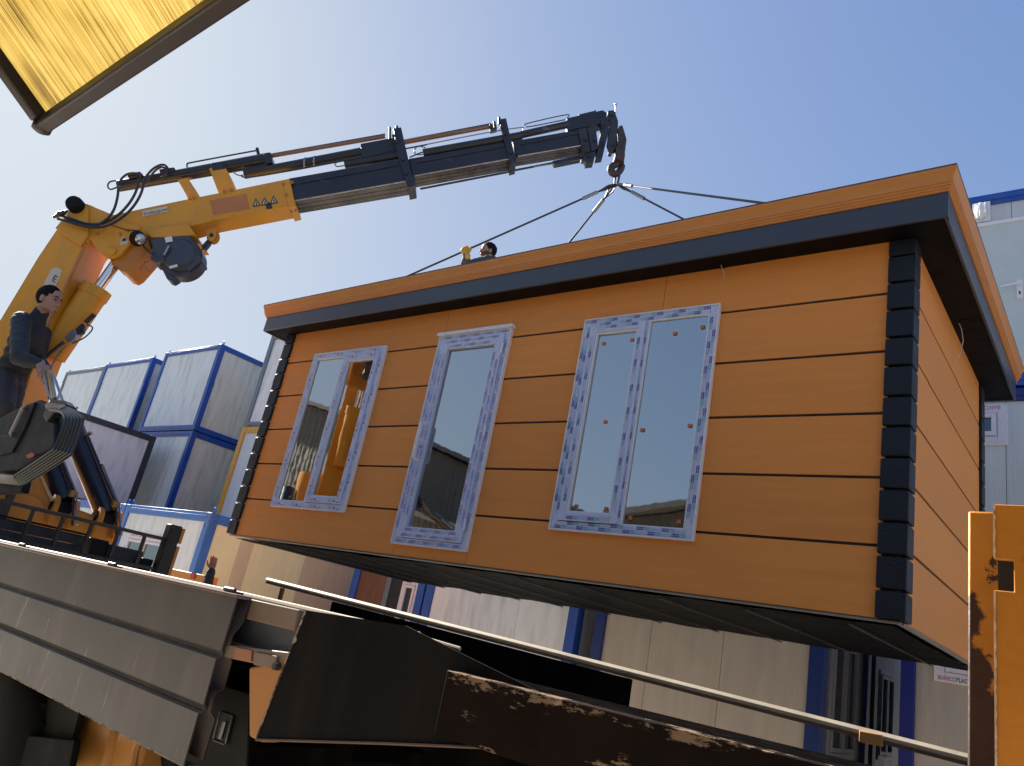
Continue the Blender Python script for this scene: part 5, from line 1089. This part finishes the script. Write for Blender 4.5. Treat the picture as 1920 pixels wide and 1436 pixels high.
# the crane driver at the control stand
YO = 2.42
hc = on_y(92, 562, YO); F = V((.72, .69, 0)).normalized(); Lf = V((0, 0, 1)).cross(F); zf = 2.36
pel = on_y(16, 706, YO + .02); nek = on_y(66, 606, YO)
wr = on_y(78, 684, YO - .10); el = on_y(36, 672, YO - .22)
J = dict(hc=hc, neck=nek, pel=pel, shr=nek - Lf * .185 - V((0, 0, .055)) - F * .03, shl=nek + Lf * .185 - V((0, 0, .055)), elr=el, wrr=wr, ell=nek + Lf * .25 - V((0, 0, .33)) + F * .02, wrl=on_y(88, 694, YO + .06),
         hipr=pel - Lf * .085 - V((0, 0, .05)), hipl=pel + Lf * .085 - V((0, 0, .05)), knr=on_y(8, 762, YO - .06), knl=on_y(20, 758, YO + .10), anr=V((pel.x - .10, YO - .08, zf + .09)), anl=V((pel.x + .12, YO + .12, zf + .09)))
dh = (on_y(92, 700, YO - .10) - wr).normalized()
person('man in black jacket and charcoal trousers standing at the crane controls, hand on a lever', J, F, JACK, TROU, SKIN, look=V((.80, .60, .0)), fringe=.052, hs=1.17, bulk=1.18,
       hands=[(wr, V((.72, -.05, -.55)), V((-.45, .0, -.8)), V((.2, .95, .1)), .62), (J['wrl'], V((.7, .05, -.6)), V((-.45, 0, -.8)), V((.1, -.95, .1)), .6)])
# the rigger on the cabin roof, holding a sling leg
A_ = RING; E_ = V((XL + .08, YF + .05, 4.70)); grip = min((A_.lerp(E_, k / 200) for k in range(201)), key=lambda p: ((p - EYE).dot(RIGHT) / depth(p) * FPX + 960 - 873) ** 2)
leg_d = (E_ - A_).normalized(); F = V((-.55, -.83, 0)).normalized(); Lf = V((0, 0, 1)).cross(F); zf = 4.846
hc = on_y(915, 472, 6.32); nek = hc - V((0, 0, .165)) + F * -.03; pel = V((nek.x + .10, nek.y + .12, zf + .80))
hd = V((0, 0, 1)); hd = (hd - leg_d * hd.dot(leg_d)).normalized(); hp_ = hd.cross(leg_d).normalized(); hp_ = hp_ if hp_.dot(FWD) > 0 else -hp_
wr = grip - hd * .085 - hp_ * .032
J = dict(hc=hc, neck=nek, pel=pel, shr=nek - Lf * .185 - V((0, 0, .05)), shl=nek + Lf * .185 - V((0, 0, .05)), elr=nek - Lf * .26 - V((0, 0, .32)) + F * .06, wrr=nek - Lf * .18 - V((0, 0, .42)) + F * .28,
         ell=on_y(873, 499, wr.y + .12), wrl=wr, hipr=pel - Lf * .09 - V((0, 0, .05)), hipl=pel + Lf * .09 - V((0, 0, .05)), knr=pel - Lf * .12 + F * .22 - V((0, 0, .40)), knl=pel + Lf * .14 + F * .25 - V((0, 0, .38)),
         anr=V((pel.x, pel.y, zf + .09)) - Lf * .13 - F * .10, anl=V((pel.x, pel.y, zf + .09)) + Lf * .16 + F * .02)
# the gloved hand closes round the rope: palm under it, fingers over
person('bearded man in grey jacket and yellow glove on the cabin roof, gripping a sling rope', J, F, SLATE, TROU, SKIN, look=V((-.50, -.86, -.04)), glove=GLOVE, beard=True, fringe=.058,
       hands=[(wr, hd, hp_, -leg_d, .85), (J['wrr'], F - V((0, 0, .3)), V((0, 0, -1)), Lf, .4)])
# the helper behind the truck, stooping with one arm raised
yw_ = 5.0; ha = on_y(402, 1047, yw_); wr = on_y(397, 1066, yw_); el = on_y(386, 1108, yw_); F = V((.5, .86, 0)).normalized(); Lf = V((0, 0, 1)).cross(F)
hc = V((el.x - .30, yw_ + .12, 1.19)); nek = hc - V((0, 0, .15)) - F * .05; pel = V((nek.x - .15, nek.y - .20, .60))
J = dict(hc=hc, neck=nek, pel=pel, shr=V((el.x - .10, yw_ + .02, 1.04)), shl=nek + Lf * .19 - V((0, 0, .05)), elr=el, wrr=wr, ell=nek + Lf * .26 - V((0, 0, .33)), wrl=nek + Lf * .2 - V((0, 0, .5)) + F * .2,
         hipr=pel - Lf * .09, hipl=pel + Lf * .09, knr=pel - Lf * .14 + F * .34 - V((0, 0, .12)), knl=pel + Lf * .14 + F * .34 - V((0, 0, .12)), anr=V((pel.x, pel.y, .09)) - Lf * .13 + F * .08, anl=V((pel.x, pel.y, .09)) + Lf * .14 + F * .02)
person('helper crouching behind the truck bed, only a raised hand and dark sleeve showing', J, F, NAVJ, TROU, SKIND,
       hands=[(wr, (on_y(404, 1035, yw_) - wr), V((-.86, .51, 0)), -RIGHT, .12), (J['wrl'], F - V((0, 0, .5)), V((0, 0, -1)), -Lf, .4)])
